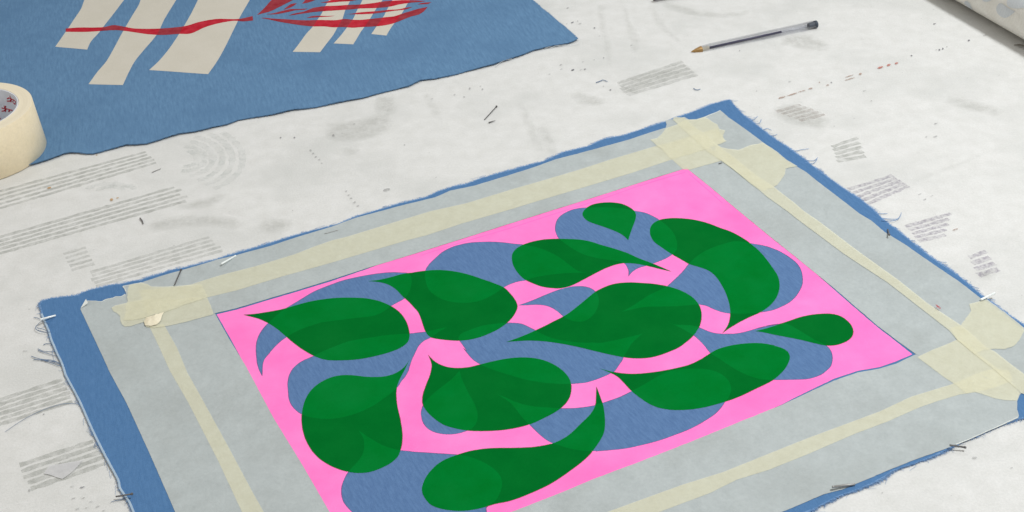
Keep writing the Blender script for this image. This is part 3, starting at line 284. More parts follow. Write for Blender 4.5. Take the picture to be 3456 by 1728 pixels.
'arcs':[[(-.29778,1.12955),(-.29519,1.12835),(-.29271,1.12649),(-.29047,1.12404),(-.28858,1.12115),(-.28713,1.11796),(-.28619,1.11464),(-.28581,1.11134),(-.286,1.10824),
(-.28675,1.10549),(-.28803,1.10322),(-.28976,1.10154),(-.29185,1.10052),(-.29422,1.10023),(-.29673,1.10067)],[(-.30119,1.13834),(-.29664,1.13724),(-.29212,1.13489),
(-.28792,1.13142),(-.28426,1.12704),(-.28135,1.12202),(-.27935,1.11663),(-.27836,1.11119),(-.27842,1.10599),(-.27953,1.10133),(-.28161,1.09744),(-.28454,1.09454),(-.28816,1.09277),
(-.29228,1.09223),(-.29667,1.09294)],[(-.29816,1.14738),(-.29275,1.14504),(-.28754,1.1415),(-.28274,1.13691),(-.27856,1.13147),(-.27516,1.12541),(-.27266,1.11899),
(-.27115,1.11246),(-.27069,1.10609),(-.27127,1.10011),(-.27287,1.09476),(-.27541,1.09023),(-.27878,1.08669),(-.28286,1.08427),(-.28748,1.08304)],[(-.29497,1.15641),(-.28836,1.153),
(-.28207,1.14835),(-.27633,1.14262),(-.27133,1.13602),(-.26722,1.12878),(-.26414,1.12117),(-.26216,1.11342),(-.26134,1.10581),(-.26168,1.09856),(-.26317,1.09191),(-.26573,1.08604),
(-.26927,1.08115),(-.27369,1.07735),(-.27884,1.07477)],[(-.28229,1.16075),(-.27562,1.15516),(-.26953,1.14861),(-.26419,1.14129),(-.2597,1.1334),(-.25618,1.12513),(-.25369,1.11671),
(-.25228,1.10834),(-.25197,1.10022),(-.25274,1.09253),(-.25456,1.08546),(-.25737,1.07914),(-.2611,1.07371),(-.26566,1.0693),(-.27094,1.06597)],[(-.27003,1.16283),(-.2636,1.15575),
(-.25787,1.14795),(-.25295,1.13961),(-.24893,1.13088),(-.24586,1.12196),(-.24379,1.11301),(-.24274,1.10419),(-.24271,1.09568),(-.24369,1.08761),(-.24565,1.08013),(-.24852,1.07336),
(-.25226,1.0674),(-.25679,1.06234),(-.26202,1.05827)],[(-.36522,1.06498),(-.36529,1.06651),(-.3648,1.06791),(-.36379,1.06911),(-.36231,1.07006),(-.36042,1.0707),(-.35822,1.071),
(-.35583,1.07095),(-.35336,1.07055),(-.35094,1.06981),(-.3487,1.06879),(-.34675,1.06752),(-.34518,1.06608),(-.34407,1.06454),(-.34348,1.06297)],[(-.37627,1.06814),
(-.37564,1.07045),(-.37416,1.0725),(-.37188,1.07421),(-.3689,1.07552),(-.36533,1.07637),(-.36132,1.07673),(-.35703,1.07657),(-.35263,1.07592),(-.34831,1.07478),(-.34423,1.07322),
(-.34057,1.07129),(-.33747,1.06908),(-.33504,1.06667),(-.33339,1.06416)]],'pins':{'loose':[-.0199,1.16161,.0006,-.00787,1.18617,.0012],
'top_white':[-.23607,.93246,.004,-.22696,.94622,.002],'top_dark':[-.26957,.90722,.0035,-.26871,.92966,.002],'corner_white':[-.3572,.87474,.002,-.36511,.86501,.006],
'left_low':[-.26653,.66795,.0025,-.25519,.66706,.005],'bottom_right':[.28209,.67696,.004,.29202,.67505,.003],'bottom_mid':[.21272,.6469,.002,.19768,.64339,.004],
'right_white':[.35168,.83574,.003,.36349,.84079,.005],'right_edge':[.30755,.93894,.002,.3053,.9266,.005],'top_pale':[-.15575,.97372,.002,-.14571,.97815,.0015]},
'bits':{'lead':[-.01577,1.15435,.0005,-.00953,1.15763,.0006],'mark_a':[-.32318,1.09194,.0004,-.31624,1.09816,.0004],'stub':[-.31861,1.01362,.0006,-.31398,1.00425,.0006],
'top_black':[.16894,1.41305,.002,.20122,1.42289,.002],'dash':[.18729,1.05682,.0014,.19038,1.05808,.0014]},'threads':{'long':[(-.31353,.7665,.001),(-.32381,.76793,.001),
(-.3343,.76434,.001),(-.34398,.75792,.001),(-.35285,.74897,.001),(-.35947,.74,.001)],'loop':[(-.35591,.85345,.002),(-.36095,.85386,.002),(-.3648,.85539,.002),(-.36797,.85809,.002),
(-.36903,.86064,.002),(-.36836,.86347,.002),(-.3668,.86707,.002),(-.3637,.86666,.002),(-.35914,.86438,.002)],'loop_b':[(-.36801,.86,.0018),(-.36364,.85842,.0018),
(-.35958,.85605,.0018),(-.35613,.85414,.0018)],'stray_a':[(-.37434,.87504,.001),(-.37136,.87421,.001),(-.36851,.87188,.001)],'stray_b':[(-.35767,.83905,.001),(-.35578,.84025,.001),
(-.35273,.83977,.001),(-.34924,.83656,.001)],'stray_c':[(-.3606,.83429,.001),(-.35701,.83164,.001),(-.35229,.83025,.001),(-.34487,.82967,.001)],'stray_d':[(-.35984,.83226,.001),
(-.35502,.82953,.001),(-.34948,.82675,.001),(-.34229,.82307,.001)],'tuft_a':[(-.36342,.8255,.001),(-.35753,.82232,.001),(-.35064,.81985,.001),(-.343,.81618,.001),
(-.3373,.81345,.001)],'tuft_b':[(-.36067,.82141,.001),(-.35614,.82067,.001),(-.34946,.81899,.001),(-.34329,.81736,.001),(-.33764,.81385,.001)],'tuft_c':[(-.35467,.82055,.001),
(-.34976,.82017,.001),(-.34564,.81908,.001),(-.34114,.81642,.001),(-.3373,.81345,.001)],'tuft_d':[(-.35192,.81918,.001),(-.34809,.81735,.001),(-.3436,.8147,.001),
(-.34019,.81252,.001),(-.33717,.81191,.001)],'curl_table':[(.09137,1.22648,.001),(.09539,1.22885,.001),(.09878,1.23129,.001),(.10261,1.22738,.001)],
'curl_pale':[(.18499,1.20416,.001),(.18622,1.20171,.001),(.18859,1.20065,.001),(.19131,1.20213,.001)],'fr_a':[(.21371,1.14368,.001),(.22038,1.1421,.001),(.22448,1.14078,.001)],
'fr_b':[(.22364,1.14086,.001),(.22699,1.13512,.001),(.23137,1.13557,.001),(.23678,1.14188,.001)],'fr_c':[(.22669,1.13336,.001),(.23115,1.12933,.001),(.23621,1.12882,.001),
(.23897,1.1357,.001)],'fr_d':[(.23324,1.11675,.001),(.23727,1.11547,.001),(.24107,1.11772,.001),(.24463,1.11386,.001)],'fr_e':[(.23839,1.10751,.001),(.24193,1.10371,.001),
(.2454,1.10422,.001),(.24843,1.106,.001)],'fr_f':[(.24707,1.08614,.001),(.25018,1.08499,.001),(.2528,1.08558,.001)],'fr_g':[(.25416,1.0754,.001),(.25975,1.07436,.001),
(.26504,1.076,.001),(.27147,1.07704,.001)],'fr_h':[(.26286,1.05697,.001),(.26757,1.05603,.001),(.27158,1.05565,.001),(.27522,1.05936,.001)],'fr_i':[(.26292,1.05324,.001),
(.2673,1.05072,.001),(.27172,1.0524,.001),(.27596,1.06092,.001)],'g_a':[(.30244,.96667,.001),(.30764,.9644,.001),(.31382,.9642,.001)],'g_b':[(.3055,.95238,.002),
(.31179,.95093,.002),(.3178,.95215,.002),(.32239,.95704,.002),(.32491,.96305,.002)],'g_c':[(.30778,.95727,.001),(.314,.95547,.001),(.31968,.95531,.001),(.32401,.96025,.001)],
'g_d':[(.3182,.92433,.001),(.32149,.92269,.001),(.32549,.922,.001)],'g_e':[(.32443,.91289,.001),(.32762,.90765,.001),(.33135,.90453,.001)],'g_f':[(.32698,.90196,.001),
(.33057,.89839,.001),(.33391,.89404,.001)],'g_g':[(.3317,.89262,.001),(.33667,.8909,.001),(.34176,.88966,.001)],'g_h':[(.33325,.88847,.001),(.33746,.88731,.001),
(.34165,.88615,.001)],'g_i':[(.33942,.8784,.001),(.34269,.87418,.001),(.34506,.87007,.001)],'g_j':[(.34307,.86635,.001),(.34711,.86493,.001),(.35088,.86415,.001)],
'g_k':[(.34736,.85982,.001),(.35165,.8564,.001),(.35591,.853,.001)],'g_l':[(.34711,.85602,.001),(.35116,.85188,.001),(.35586,.84997,.001)],'g_m':[(.35611,.83945,.001),
(.35929,.83845,.001),(.36374,.83734,.001)],'g_n':[(.35691,.83642,.001),(.36025,.83319,.001),(.36503,.82912,.001)],'g_o':[(.3598,.83175,.001),(.36305,.82564,.001),
(.36756,.82092,.001)],'white_a':[(.04479,1.30755,.001),(.04893,1.31016,.001),(.05223,1.30903,.001),(.05572,1.31171,.001),(.06181,1.31258,.001),(.06721,1.31321,.001),
(.07459,1.31301,.001),(.08144,1.31503,.001)],'white_b':[(-.00747,1.27016,.001),(-.00328,1.27786,.001),(.00193,1.28369,.001),(.00975,1.28651,.001)],'j_a':[(-.261,.66733,.001),
(-.26382,.6663,.001),(-.26715,.66561,.001),(-.26952,.66455,.001)]},'pen':[.19313,1.28439,.0012,.33138,1.32926,.0042],'roll':{'c':[-.49216,1.1425],
'r0':.058716000000000004,'r1':.055881,'ri':.043848,'h':.047},'core_marks':[[(.9945,.03882),(.916,.04065),(.8278,.04078)],[(1.0167,.03615),(.9145,.03725),(.8278,.04078),
(.8644,.04322)],[(.8278,.04078),(.8871,.0366)],[(.8337,.04021),(.7199,.04134),(.8037,.03769)],[(.7229,.0411),(.6118,.04114),(.712,.0366),(.7695,.0372)],[(1.2368,.02712),
(1.1811,.02695),(1.1072,.02995)],[(1.2611,.02354),(1.2007,.02416),(1.1267,.02733),(1.1588,.03006)],[(1.1267,.02733),(1.1669,.02358)],[(1.1165,.02692),(1.0317,.02716),
(1.068,.02436)],[(1.0203,.02678),(.9232,.02734)],[(1.0203,.02678),(1.0529,.0245)],[(1.4024,.01663),(1.3514,.01474)]],'froll':{'ax':[.50155,1.38582,.035],'u':[.36374,-.9315,.0],
'n':[.9315,.36374,.0],'R':.035},'blotches':[[(.03714,-2.5313),(.04179,-2.679),(.04601,-2.7185),(.04916,-2.671),(.04824,-2.4509),(.04703,-2.3397),(.0392,-2.3279),(.0365,-2.4303)],
[(.09224,-3.1065),(.09541,3.0347),(.09933,3.0127),(.10883,3.0475),(.11836,3.0389),(.11189,-3.0278),(.10428,-2.882),(.09583,-2.8783),(.09226,-2.9739)],[(.06937,-3.0221),
(.07429,3.118),(.08399,3.026),(.08152,3.1241),(.0757,-3.0677)],[(.10369,2.8955),(.10489,2.7569),(.11746,2.5875),(.1307,2.58),(.1322,2.761),(.11897,2.9422),(.11031,3.0032),
(.10585,2.9828)]],'flap':[(.51753,1.26422),(.52266,1.26279),(.52657,1.26001),(.53094,1.25421),(.52922,1.24911),(.52589,1.25795),(.52218,1.26135)],'pinkmark':[[(.31623,.83083),
(.31664,.82861),(.31741,.82826)],[(.31729,.83031),(.31607,.8272)],[(.31774,.82881),(.31668,.82628)],[(.31792,.82821),(.31837,.82614),(.31736,.82564)]],
'cam':{'f':48.62206372938867,'R':[[.9988291,-.04837791,-.0],[-.02714123,-.56036826,.82779875],[-.04004717,-.82682948,-.56102517]],'H':.63}}

import bpy, bmesh, math, random
from mathutils import Vector, Matrix, noise
from mathutils.geometry import delaunay_2d_cdt
random.seed(7)
SC = bpy.context.scene
COL = SC.collection

# ------------------------------------------------------------------ helpers
def lin(c):
    return tuple((v / 255 / 12.92) if v / 255 <= .04045 else ((v / 255 + .055) / 1.055) ** 2.4 for v in c) + (1,)

def nodes(name):
    m = bpy.data.materials.new(name); m.use_nodes = True
    nt = m.node_tree; nt.nodes.clear()
    out = nt.nodes.new('ShaderNodeOutputMaterial')
    return m, nt, out

def N(nt, t, **kw):
    n = nt.nodes.new(t)
    for k, v in kw.items():
        if k in n.inputs.keys(): n.inputs[k].default_value = v
        else: setattr(n, k, v)
    return n

def surf(name, c1, c2=None, rough=.9, spec=.2, scale=40, stretch=None, rot=0, bump=.15, bscale=1500, weave=0, alpha=None,
         big=None, bigscale=6, crease=0, grain=.03, dist=.0006):
    """procedural surface: two tones mixed by noise, a broad mottle, a fine grain and bump; optional alpha"""
    m, nt, out = nodes(name); L = nt.links.new
    tc = N(nt, 'ShaderNodeTexCoord')
    mp = N(nt, 'ShaderNodeMapping'); mp.inputs['Rotation'].default_value[2] = rot
    L(tc.outputs['Object'], mp.inputs[0])
    st = N(nt, 'ShaderNodeMapping')
    st.inputs['Scale'].default_value = stretch or (1, 1, 1)
    L(mp.outputs[0], st.inputs[0])
    n1 = N(nt, 'ShaderNodeTexNoise', Scale=scale, Detail=6.0, Roughness=.62)
    L(st.outputs[0], n1.inputs['Vector'])
    r1 = N(nt, 'ShaderNodeValToRGB'); r1.color_ramp.elements[0].position = .32; r1.color_ramp.elements[1].position = .68
    r1.color_ramp.elements[0].color = lin(c1); r1.color_ramp.elements[1].color = lin(c2 or c1)
    L(n1.outputs['Fac'], r1.inputs[0])
    col = r1.outputs[0]
    if big:
        n2 = N(nt, 'ShaderNodeTexNoise', Scale=bigscale, Detail=4.0, Roughness=.6)
        L(mp.outputs[0], n2.inputs['Vector'])
        r2 = N(nt, 'ShaderNodeValToRGB'); r2.color_ramp.elements[0].position = .48; r2.color_ramp.elements[1].position = .75
        r2.color_ramp.elements[0].color = (0, 0, 0, 1)
        L(n2.outputs['Fac'], r2.inputs[0])
        mx = N(nt, 'ShaderNodeMix', data_type='RGBA')
        L(r2.outputs[0], mx.inputs['Factor']); L(col, mx.inputs[6]); mx.inputs[7].default_value = lin(big)
        col = mx.outputs[2]
    # grain
    n3 = N(nt, 'ShaderNodeTexNoise', Scale=bscale * .45, Detail=3.0, Roughness=.7)
    L(mp.outputs[0], n3.inputs['Vector'])
    mr = N(nt, 'ShaderNodeMapRange'); mr.inputs[1].default_value = .25; mr.inputs[2].default_value = .75
    mr.inputs[3].default_value = 1 - grain * 2; mr.inputs[4].default_value = 1 + grain * 2
    L(n3.outputs['Fac'], mr.inputs[0])
    vm = N(nt, 'ShaderNodeVectorMath', operation='SCALE'); L(col, vm.inputs[0]); L(mr.outputs[0], vm.inputs['Scale'])
    b = N(nt, 'ShaderNodeBsdfPrincipled'); b.inputs['Roughness'].default_value = rough
    b.inputs['Specular IOR Level'].default_value = spec
    L(vm.outputs[0], b.inputs['Base Color'])
    h = n3.outputs['Fac']
    if weave:
        w1 = N(nt, 'ShaderNodeTexWave', Scale=weave, Distortion=1.2, Detail=1.0); L(mp.outputs[0], w1.inputs['Vector'])
        w2 = N(nt, 'ShaderNodeTexWave', Scale=weave, Distortion=1.2, Detail=1.0, bands_direction='Y'); L(mp.outputs[0], w2.inputs['Vector'])
        a = N(nt, 'ShaderNodeMath', operation='MULTIPLY'); L(w1.outputs['Fac'], a.inputs[0]); L(w2.outputs['Fac'], a.inputs[1])
        a2 = N(nt, 'ShaderNodeMath', operation='ADD'); L(a.outputs[0], a2.inputs[0]); L(n3.outputs['Fac'], a2.inputs[1]); h = a2.outputs[0]
    bp = N(nt, 'ShaderNodeBump', Strength=bump, Distance=dist); L(h, bp.inputs['Height']); L(bp.outputs[0], b.inputs['Normal'])
    if crease:
        nc = N(nt, 'ShaderNodeTexNoise', Scale=38.0, Detail=3.0, Roughness=.5, Distortion=1.2); L(mp.outputs[0], nc.inputs['Vector'])
        b2 = N(nt, 'ShaderNodeBump', Strength=crease, Distance=.004); L(nc.outputs['Fac'], b2.inputs['Height']); L(b2.outputs[0], bp.inputs['Normal'])
    sh = b.outputs[0]
    if alpha is not None:
        t = N(nt, 'ShaderNodeBsdfTransparent'); ms = N(nt, 'ShaderNodeMixShader')
        if callable(alpha): L(alpha(nt, mp), ms.inputs[0])
        else: ms.inputs[0].default_value = alpha
        L(t.outputs[0], ms.inputs[1]); L(sh, ms.inputs[2]); sh = ms.outputs[0]
    L(sh, out.inputs[0])
    return m

def worn(a, sc=220, lo=.42, hi=.58, fade=False):
    """alpha of old ink: broken up by noise, optionally fading towards the edge of its patch"""
    def f(nt, mp):
        L = nt.links.new
        n = N(nt, 'ShaderNodeTexNoise', Scale=sc, Detail=5.0, Roughness=.7); L(mp.outputs[0], n.inputs['Vector'])
        mr = N(nt, 'ShaderNodeMapRange'); mr.inputs[1].default_value = lo; mr.inputs[2].default_value = hi
        mr.inputs[3].default_value = a * .25; mr.inputs[4].default_value = a
        L(n.outputs['Fac'], mr.inputs[0]); o = mr.outputs[0]
        if fade:
            at = N(nt, 'ShaderNodeAttribute', attribute_name='fade')
            mu = N(nt, 'ShaderNodeMath', operation='MULTIPLY'); L(o, mu.inputs[0]); L(at.outputs['Fac'], mu.inputs[1]); o = mu.outputs[0]
        return o
    return f

def plain(name, c, rough=.5, metal=0, spec=.5):
    m, nt, out = nodes(name)
    b = N(nt, 'ShaderNodeBsdfPrincipled'); b.inputs['Base Color'].default_value = lin(c)
    b.inputs['Roughness'].default_value = rough; b.inputs['Metallic'].default_value = metal; b.inputs['Specular IOR Level'].default_value = spec
    n = N(nt, 'ShaderNodeTexNoise', Scale=900.0); tc = N(nt, 'ShaderNodeTexCoord'); nt.links.new(tc.outputs['Object'], n.inputs['Vector'])
    bp = N(nt, 'ShaderNodeBump', Strength=.05, Distance=.0002); nt.links.new(n.outputs['Fac'], bp.inputs['Height']); nt.links.new(bp.outputs[0], b.inputs['Normal'])
    nt.links.new(b.outputs[0], out.inputs[0])
    return m

def clear(name, tint=(.955, .96, .975, 1)):
    m, nt, out = nodes(name); L = nt.links.new
    t = N(nt, 'ShaderNodeBsdfTransparent', Color=tint); g = N(nt, 'ShaderNodeBsdfGlossy', Roughness=.12)
    lw = N(nt, 'ShaderNodeLayerWeight', Blend=.35)
    mr = N(nt, 'ShaderNodeMapRange'); mr.inputs[3].default_value = .04; mr.inputs[4].default_value = .5
    L(lw.outputs['Facing'], mr.inputs[0])
    mx = N(nt, 'ShaderNodeMixShader'); L(mr.outputs[0], mx.inputs[0]); L(t.outputs[0], mx.inputs[1]); L(g.outputs[0], mx.inputs[2])
    L(mx.outputs[0], out.inputs[0]); return m

def tag(o, label=None, cat=None, group=None, kind=None):
    for k, v in (('label', label), ('category', cat), ('group', group), ('kind', kind)):
        if v: o[k] = v
    return o

def empty(name, loc):
    o = bpy.data.objects.new(name, None); COL.objects.link(o); o.location = loc; o.empty_display_size = .01
    return o

def obj(name, verts, faces, mats, parent=None, idx=None, smooth=False, base=None):
    """one mesh object; verts in table coordinates, stored relative to the base point"""
    if parent is not None: base = Vector(parent.get('_base', (0, 0, 0)))
    base = Vector(base or (0, 0, 0))
    me = bpy.data.meshes.new(name)
    me.from_pydata([tuple(Vector(v) - base) for v in verts], [], faces)
    for m in (mats if isinstance(mats, (list, tuple)) else [mats]): me.materials.append(m)
    if idx: me.polygons.foreach_set('material_index', idx)
    if smooth: me.polygons.foreach_set('use_smooth', [True] * len(me.polygons))
    me.update()
    o = bpy.data.objects.new(name, me); COL.objects.link(o)
    if parent is not None: o.parent = parent
    else: o.location = base
    return o

def root(name, loc, *a, **k):
    o = empty(name, loc); o['_base'] = tuple(loc); return tag(o, *a, **k)

def smooth_loop(pts, step=.003, corner=62, closed=True):
    """Catmull-Rom through the traced outline, keeping sharp tips sharp"""
    P = [Vector(p) for p in pts]; n = len(P); out = []
    def ang(i):
        a = P[i] - P[i - 1]; b = P[(i + 1) % n] - P[i]
        if a.length < 1e-7 or b.length < 1e-7: return 0
        return math.degrees(a.angle(b))
    cr = [ang(i) > corner for i in range(n)]
    for i in range(n if closed else n - 1):
        p1, p2 = P[i], P[(i + 1) % n]
        p0 = p1 - (p2 - p1) * .5 if (cr[i] or (not closed and i == 0)) else P[i - 1]
        p3 = p2 + (p2 - p1) * .5 if (cr[(i + 1) % n] or (not closed and i == n - 2)) else P[(i + 2) % n]
        k = max(1, min(14, int((p2 - p1).length / step)))
        d = (p2 - p1).length
        m1 = (p2 - p0); m2 = (p3 - p1)
        m1 = m1 * min(1, d / max(1e-9, m1.length)); m2 = m2 * min(1, d / max(1e-9, m2.length))
        for j in range(k):
            t = j / k
            h00 = 2*t**3 - 3*t*t + 1; h10 = t**3 - 2*t*t + t; h01 = -2*t**3 + 3*t*t; h11 = t**3 - t*t
            out.append(p1 * h00 + m1 * h10 + p2 * h01 + m2 * h11)
    if not closed: out.append(P[-1])
    return out

def ragged(pts, amp=.0003, step=.0015, seed=0.):
    """straight segments subdivided and nibbled: torn and frayed edges"""
    P = [Vector(p) for p in pts]; out = []
    for i in range(len(P)):
        a, b = P[i], P[(i + 1) % len(P)]
        d = b - a; k = max(1, min(200, int(d.length / step)))
        if d.length < 1e-8: continue
        nrm = Vector((-d.y, d.x)).normalized()
        for j in range(k):
            p = a + d * (j / k)
            f = noise.noise(Vector((p.x * 420 + seed, p.y * 420, 0))) + .6 * noise.noise(Vector((p.x * 1300, p.y * 1300 + seed, 3)))
            out.append(p + nrm * amp * f * (1 if j else .4))
    return out

def ccw(p):
    a = sum(p[i - 1].x * p[i].y - p[i].x * p[i - 1].y for i in range(len(p)))
    return p if a > 0 else p[::-1]

def arrange(polys, spacing):
    """planar arrangement: triangles, each with the set of outlines it lies in"""
    vs, fs = [], []
    for p in polys:
        p = ccw(p); s0 = len(vs); vs += [Vector((v.x, v.y)) for v in p]; fs.append(list(range(s0, len(vs))))
    xs = [v.x for v in polys[0]]; ys = [v.y for v in polys[0]]
    if spacing:
        x = min(xs); r = 0
        while x < max(xs):
            y = min(ys) + (spacing * .5 if r % 2 else 0)
            while y < max(ys):
                vs.append(Vector((x + random.uniform(-.2, .2) * spacing, y + random.uniform(-.2, .2) * spacing))); y += spacing
            x += spacing * .87; r += 1
    v, e, f, ov, oe, of = delaunay_2d_cdt(vs, [], fs, 1, 1e-7, True)
    return v, f, [set(s) for s in of]

def wave(x, y, s=16., seed=0.):
    return max(0, .5 + .5 * noise.noise(Vector((x * s + seed, y * s, seed))))

def seg_dist(p, poly):
    best = 9
    for i in range(len(poly)):
        a = poly[i - 1]; b = poly[i]; d = b - a; l = d.length_squared
        t = 0 if l == 0 else max(0, min(1, (p - a).dot(d) / l))
        q = (a + d * t - p).length
        if q < best: best = q
    return best

def submesh(v, f, keep, zf):
    m = {}; V = []; F = []
    for k in keep:
        g = []
        for i in f[k]:
            if i not in m: m[i] = len(V); V.append((v[i].x, v[i].y, zf(v[i].x, v[i].y)))
            g.append(m[i])
        F.append(g)
    return V, F

def skirt(V, F, drop):
    """give a sheet its thickness: an underside and a rim"""
    n = len(V); edge = {}
    for g in F:
        for i in range(len(g)):
            a, b = g[i - 1], g[i]
            if (b, a) in edge: del edge[(b, a)]
            else: edge[(a, b)] = 1
    V2 = V + [(x, y, z - drop) for x, y, z in V]
    F2 = F + [[i + n for i in reversed(g)] for g in F] + [[b, a, a + n, b + n] for a, b in edge]
    return V2, F2

def tube(pts, r0, r1=None, seg=5, V=None, F=None):
    V = [] if V is None else V; F = [] if F is None else F
    r1 = r0 if r1 is None else r1
    P = [Vector(p) for p in pts]; s0 = len(V)
    for i, p in enumerate(P):
        d = (P[min(i + 1, len(P) - 1)] - P[max(i - 1, 0)]).normalized()
        a = d.cross(Vector((0, 0, 1)));
        if a.length < 1e-4: a = Vector((1, 0, 0))
        a.normalize(); b = d.cross(a)
        r = r0 + (r1 - r0) * i / (len(P) - 1)
        for k in range(seg):
            t = 2 * math.pi * k / seg; V.append(tuple(p + a * math.cos(t) * r + b * math.sin(t) * r))
    for i in range(len(P) - 1):
        for k in range(seg):
            a = s0 + i * seg + k; b = s0 + i * seg + (k + 1) % seg
            F.append([a, b, b + seg, a + seg])
    F.append([s0 + k for k in range(seg)][::-1]); F.append([s0 + (len(P) - 1) * seg + k for k in range(seg)])
    return V, F

def lathe(prof, p0, axis, seg=24):
    """profile of (distance along the axis, radius) turned round axis from p0"""
    ax = Vector(axis).normalized(); a = ax.cross(Vector((0, 0, 1)))
    if a.length < 1e-4: a = Vector((1, 0, 0))
    a.normalize(); b = ax.cross(a); V = []; F = []
    for s_, r in prof:
        for k in range(seg):
            t = 2 * math.pi * k / seg; V.append(tuple(Vector(p0) + ax * s_ + a * math.cos(t) * r + b * math.sin(t) * r))
    for i in range(len(prof) - 1):
        for k in range(seg):
            q = i * seg + k; w = i * seg + (k + 1) % seg; F.append([q, w, w + seg, q + seg])
    return V, F

# ------------------------------------------------------------------ materials
M = {}
M['table'] = surf('table_canvas', (208, 208, 205), (217, 217, 215), scale=70, big=(198, 199, 196), bigscale=9, bump=.35, bscale=1300, grain=.035, spec=.1)
M['cloth1'] = surf('blue_cotton', (89, 123, 157), (102, 138, 172), scale=60, stretch=(7, 1, 1), rot=math.radians(-14.5), bump=.15, crease=.25, big=(88, 122, 156), bigscale=11, bscale=2400, weave=260, grain=.05, spec=.05)
M['cloth2'] = surf('denim_blue_cotton', (77, 115, 158), (86, 124, 167), scale=110, stretch=(5, 1, 1), rot=math.radians(-18), bump=.15, crease=.2, bscale=2400, weave=260, grain=.05, spec=.05)
M['bare'] = surf('discharged_cotton', (199, 194, 181), (204, 199, 187), scale=30, bump=.25, bscale=2400, weave=260, grain=.03, spec=.05)
M['redw'] = surf('red_ink_on_bare_cloth', (172, 22, 40), (190, 50, 64), scale=120, bump=.2, bscale=2400, grain=.04, spec=.1)
M['redb'] = surf('red_ink_on_blue_cloth', (140, 38, 50), (156, 62, 70), scale=120, bump=.2, bscale=2400, grain=.04, spec=.1)
M['petal'] = surf('blue_cotton_in_print', (83, 113, 155), (95, 126, 168), scale=110, stretch=(5, 1, 1), rot=math.radians(-25), bump=.15, crease=.2, bscale=2400, weave=260, grain=.04, spec=.05)
M['pink'] = surf('fluorescent_pink_ink', (255, 120, 194), (255, 136, 205), scale=22, big=(255, 114, 188), bigscale=10, bump=.15, bscale=2000, grain=.02, spec=.1)
M['ridge'] = surf('doubled_pink_ink', (252, 108, 190), (255, 118, 196), scale=60, bump=.15, bscale=2000, grain=.02, spec=.1)
M['rimp'] = surf('ink_rim_on_blue', (112, 88, 138), (138, 104, 156), scale=300, bump=0, alpha=worn(.8, 500, .3, .6))
M['rimg'] = surf('ink_rim_on_pink', (116, 44, 50), (150, 62, 72), scale=300, bump=0, alpha=worn(.75, 500, .3, .6))
M['greenb'] = surf('green_ink_on_blue', (0, 111, 38), (0, 117, 45), scale=45, big=(8, 119, 50), bigscale=14, bump=.1, bscale=2000, grain=.03, spec=.02)
M['greenp'] = surf('green_ink_on_pink', (0, 99, 35), (2, 105, 38), scale=45, big=(6, 106, 40), bigscale=14, bump=.1, bscale=2000, grain=.03, spec=.02)
M['paper'] = surf('newsprint', (170, 177, 177), (178, 185, 185), scale=70, big=(164, 170, 169), bigscale=16, crease=.35, bump=.3, bscale=900, grain=.03, spec=.1)
M['tape'] = surf('masking_tape', (229, 226, 198), (236, 234, 208), scale=90, crease=.4, bump=.3, bscale=900, grain=.02, spec=.08, alpha=.55)
M['tape_thick'] = surf('folded_masking_tape', (222, 212, 184), (236, 228, 205), scale=140, bump=.4, bscale=700, grain=.03, spec=.15)
M['fringe'] = surf('frayed_blue_yarn', (98, 136, 182), (126, 160, 200), scale=300, bump=0, bscale=800)
M['yarn'] = surf('loose_blue_yarn', (98, 116, 142), (118, 140, 168), scale=300, bump=0, bscale=800)
M['selv'] = surf('pale_selvedge', (160, 182, 202), (182, 200, 214), scale=300, bump=.2, bscale=800)
M['white_yarn'] = surf('pale_yarn', (206, 212, 214), (220, 224, 226), scale=300, bump=0)
M['grey'] = surf('old_grey_ink', (158, 161, 154), (168, 171, 164), scale=200, alpha=worn(.38, 120, .36, .62))
M['grey2'] = surf('faint_grey_ink', (160, 163, 157), (170, 172, 166), scale=200, alpha=worn(.3, 110, .38, .64))
M['purple'] = surf('old_purple_ink', (132, 120, 146), (150, 140, 164), scale=300, alpha=worn(.4, 260, .44, .62))
M['brown'] = surf('old_brown_ink', (150, 128, 118), (172, 152, 142), scale=300, alpha=worn(.32, 200, .42, .64))
M['faint'] = surf('faint_smear', (176, 178, 172), (190, 190, 184), scale=90, alpha=worn(.34, 90, .36, .7, fade=True))
M['arc'] = surf('faint_swirl_ink', (176, 186, 182), (186, 194, 190), scale=90, alpha=worn(.22, 90, .46, .66))
for k, c in (('dark', (104, 104, 112)), ('tan', (190, 150, 96)), ('red', (190, 120, 108)), ('white', (232, 232, 228))):
    M['sp_' + k] = surf('speck_' + k, c, c, alpha=worn(.85, 700, .35, .5), bump=.1)
M['sp_grey'] = surf('speck_grey', (140, 142, 142), (150, 150, 150), alpha=worn(.5, 500, .38, .56), bump=.1)
M['sp_brown'] = surf('speck_brown', (160, 126, 108), (170, 140, 120), alpha=worn(.7, 500, .38, .52), bump=.1)
M['white_patch'] = surf('dried_white_paint', (204, 204, 206), (212, 212, 212), scale=90, alpha=.8, bump=.2)
M['steel'] = plain('pin_steel', (160, 160, 158), .4, .3)
M['steel_dark'] = plain('dark_pin_steel', (104, 102, 102), .5, .3)
M['steel_bright'] = plain('bright_pin_steel', (245, 250, 248), .3, 0, 1)
M['black'] = plain('black_plastic', (40, 40, 44), .5)
M['barrel'] = clear('clear_pen_plastic')
M['ink'] = plain('dark_blue_ink', (40, 36, 74), .35)
M['brass'] = plain('brass_tip', (158, 124, 76), .4, .45)
M['sleeve'] = plain('pale_nylon_holder', (206, 198, 178), .4)
M['plug'] = plain('dark_plug', (58, 68, 80), .35)
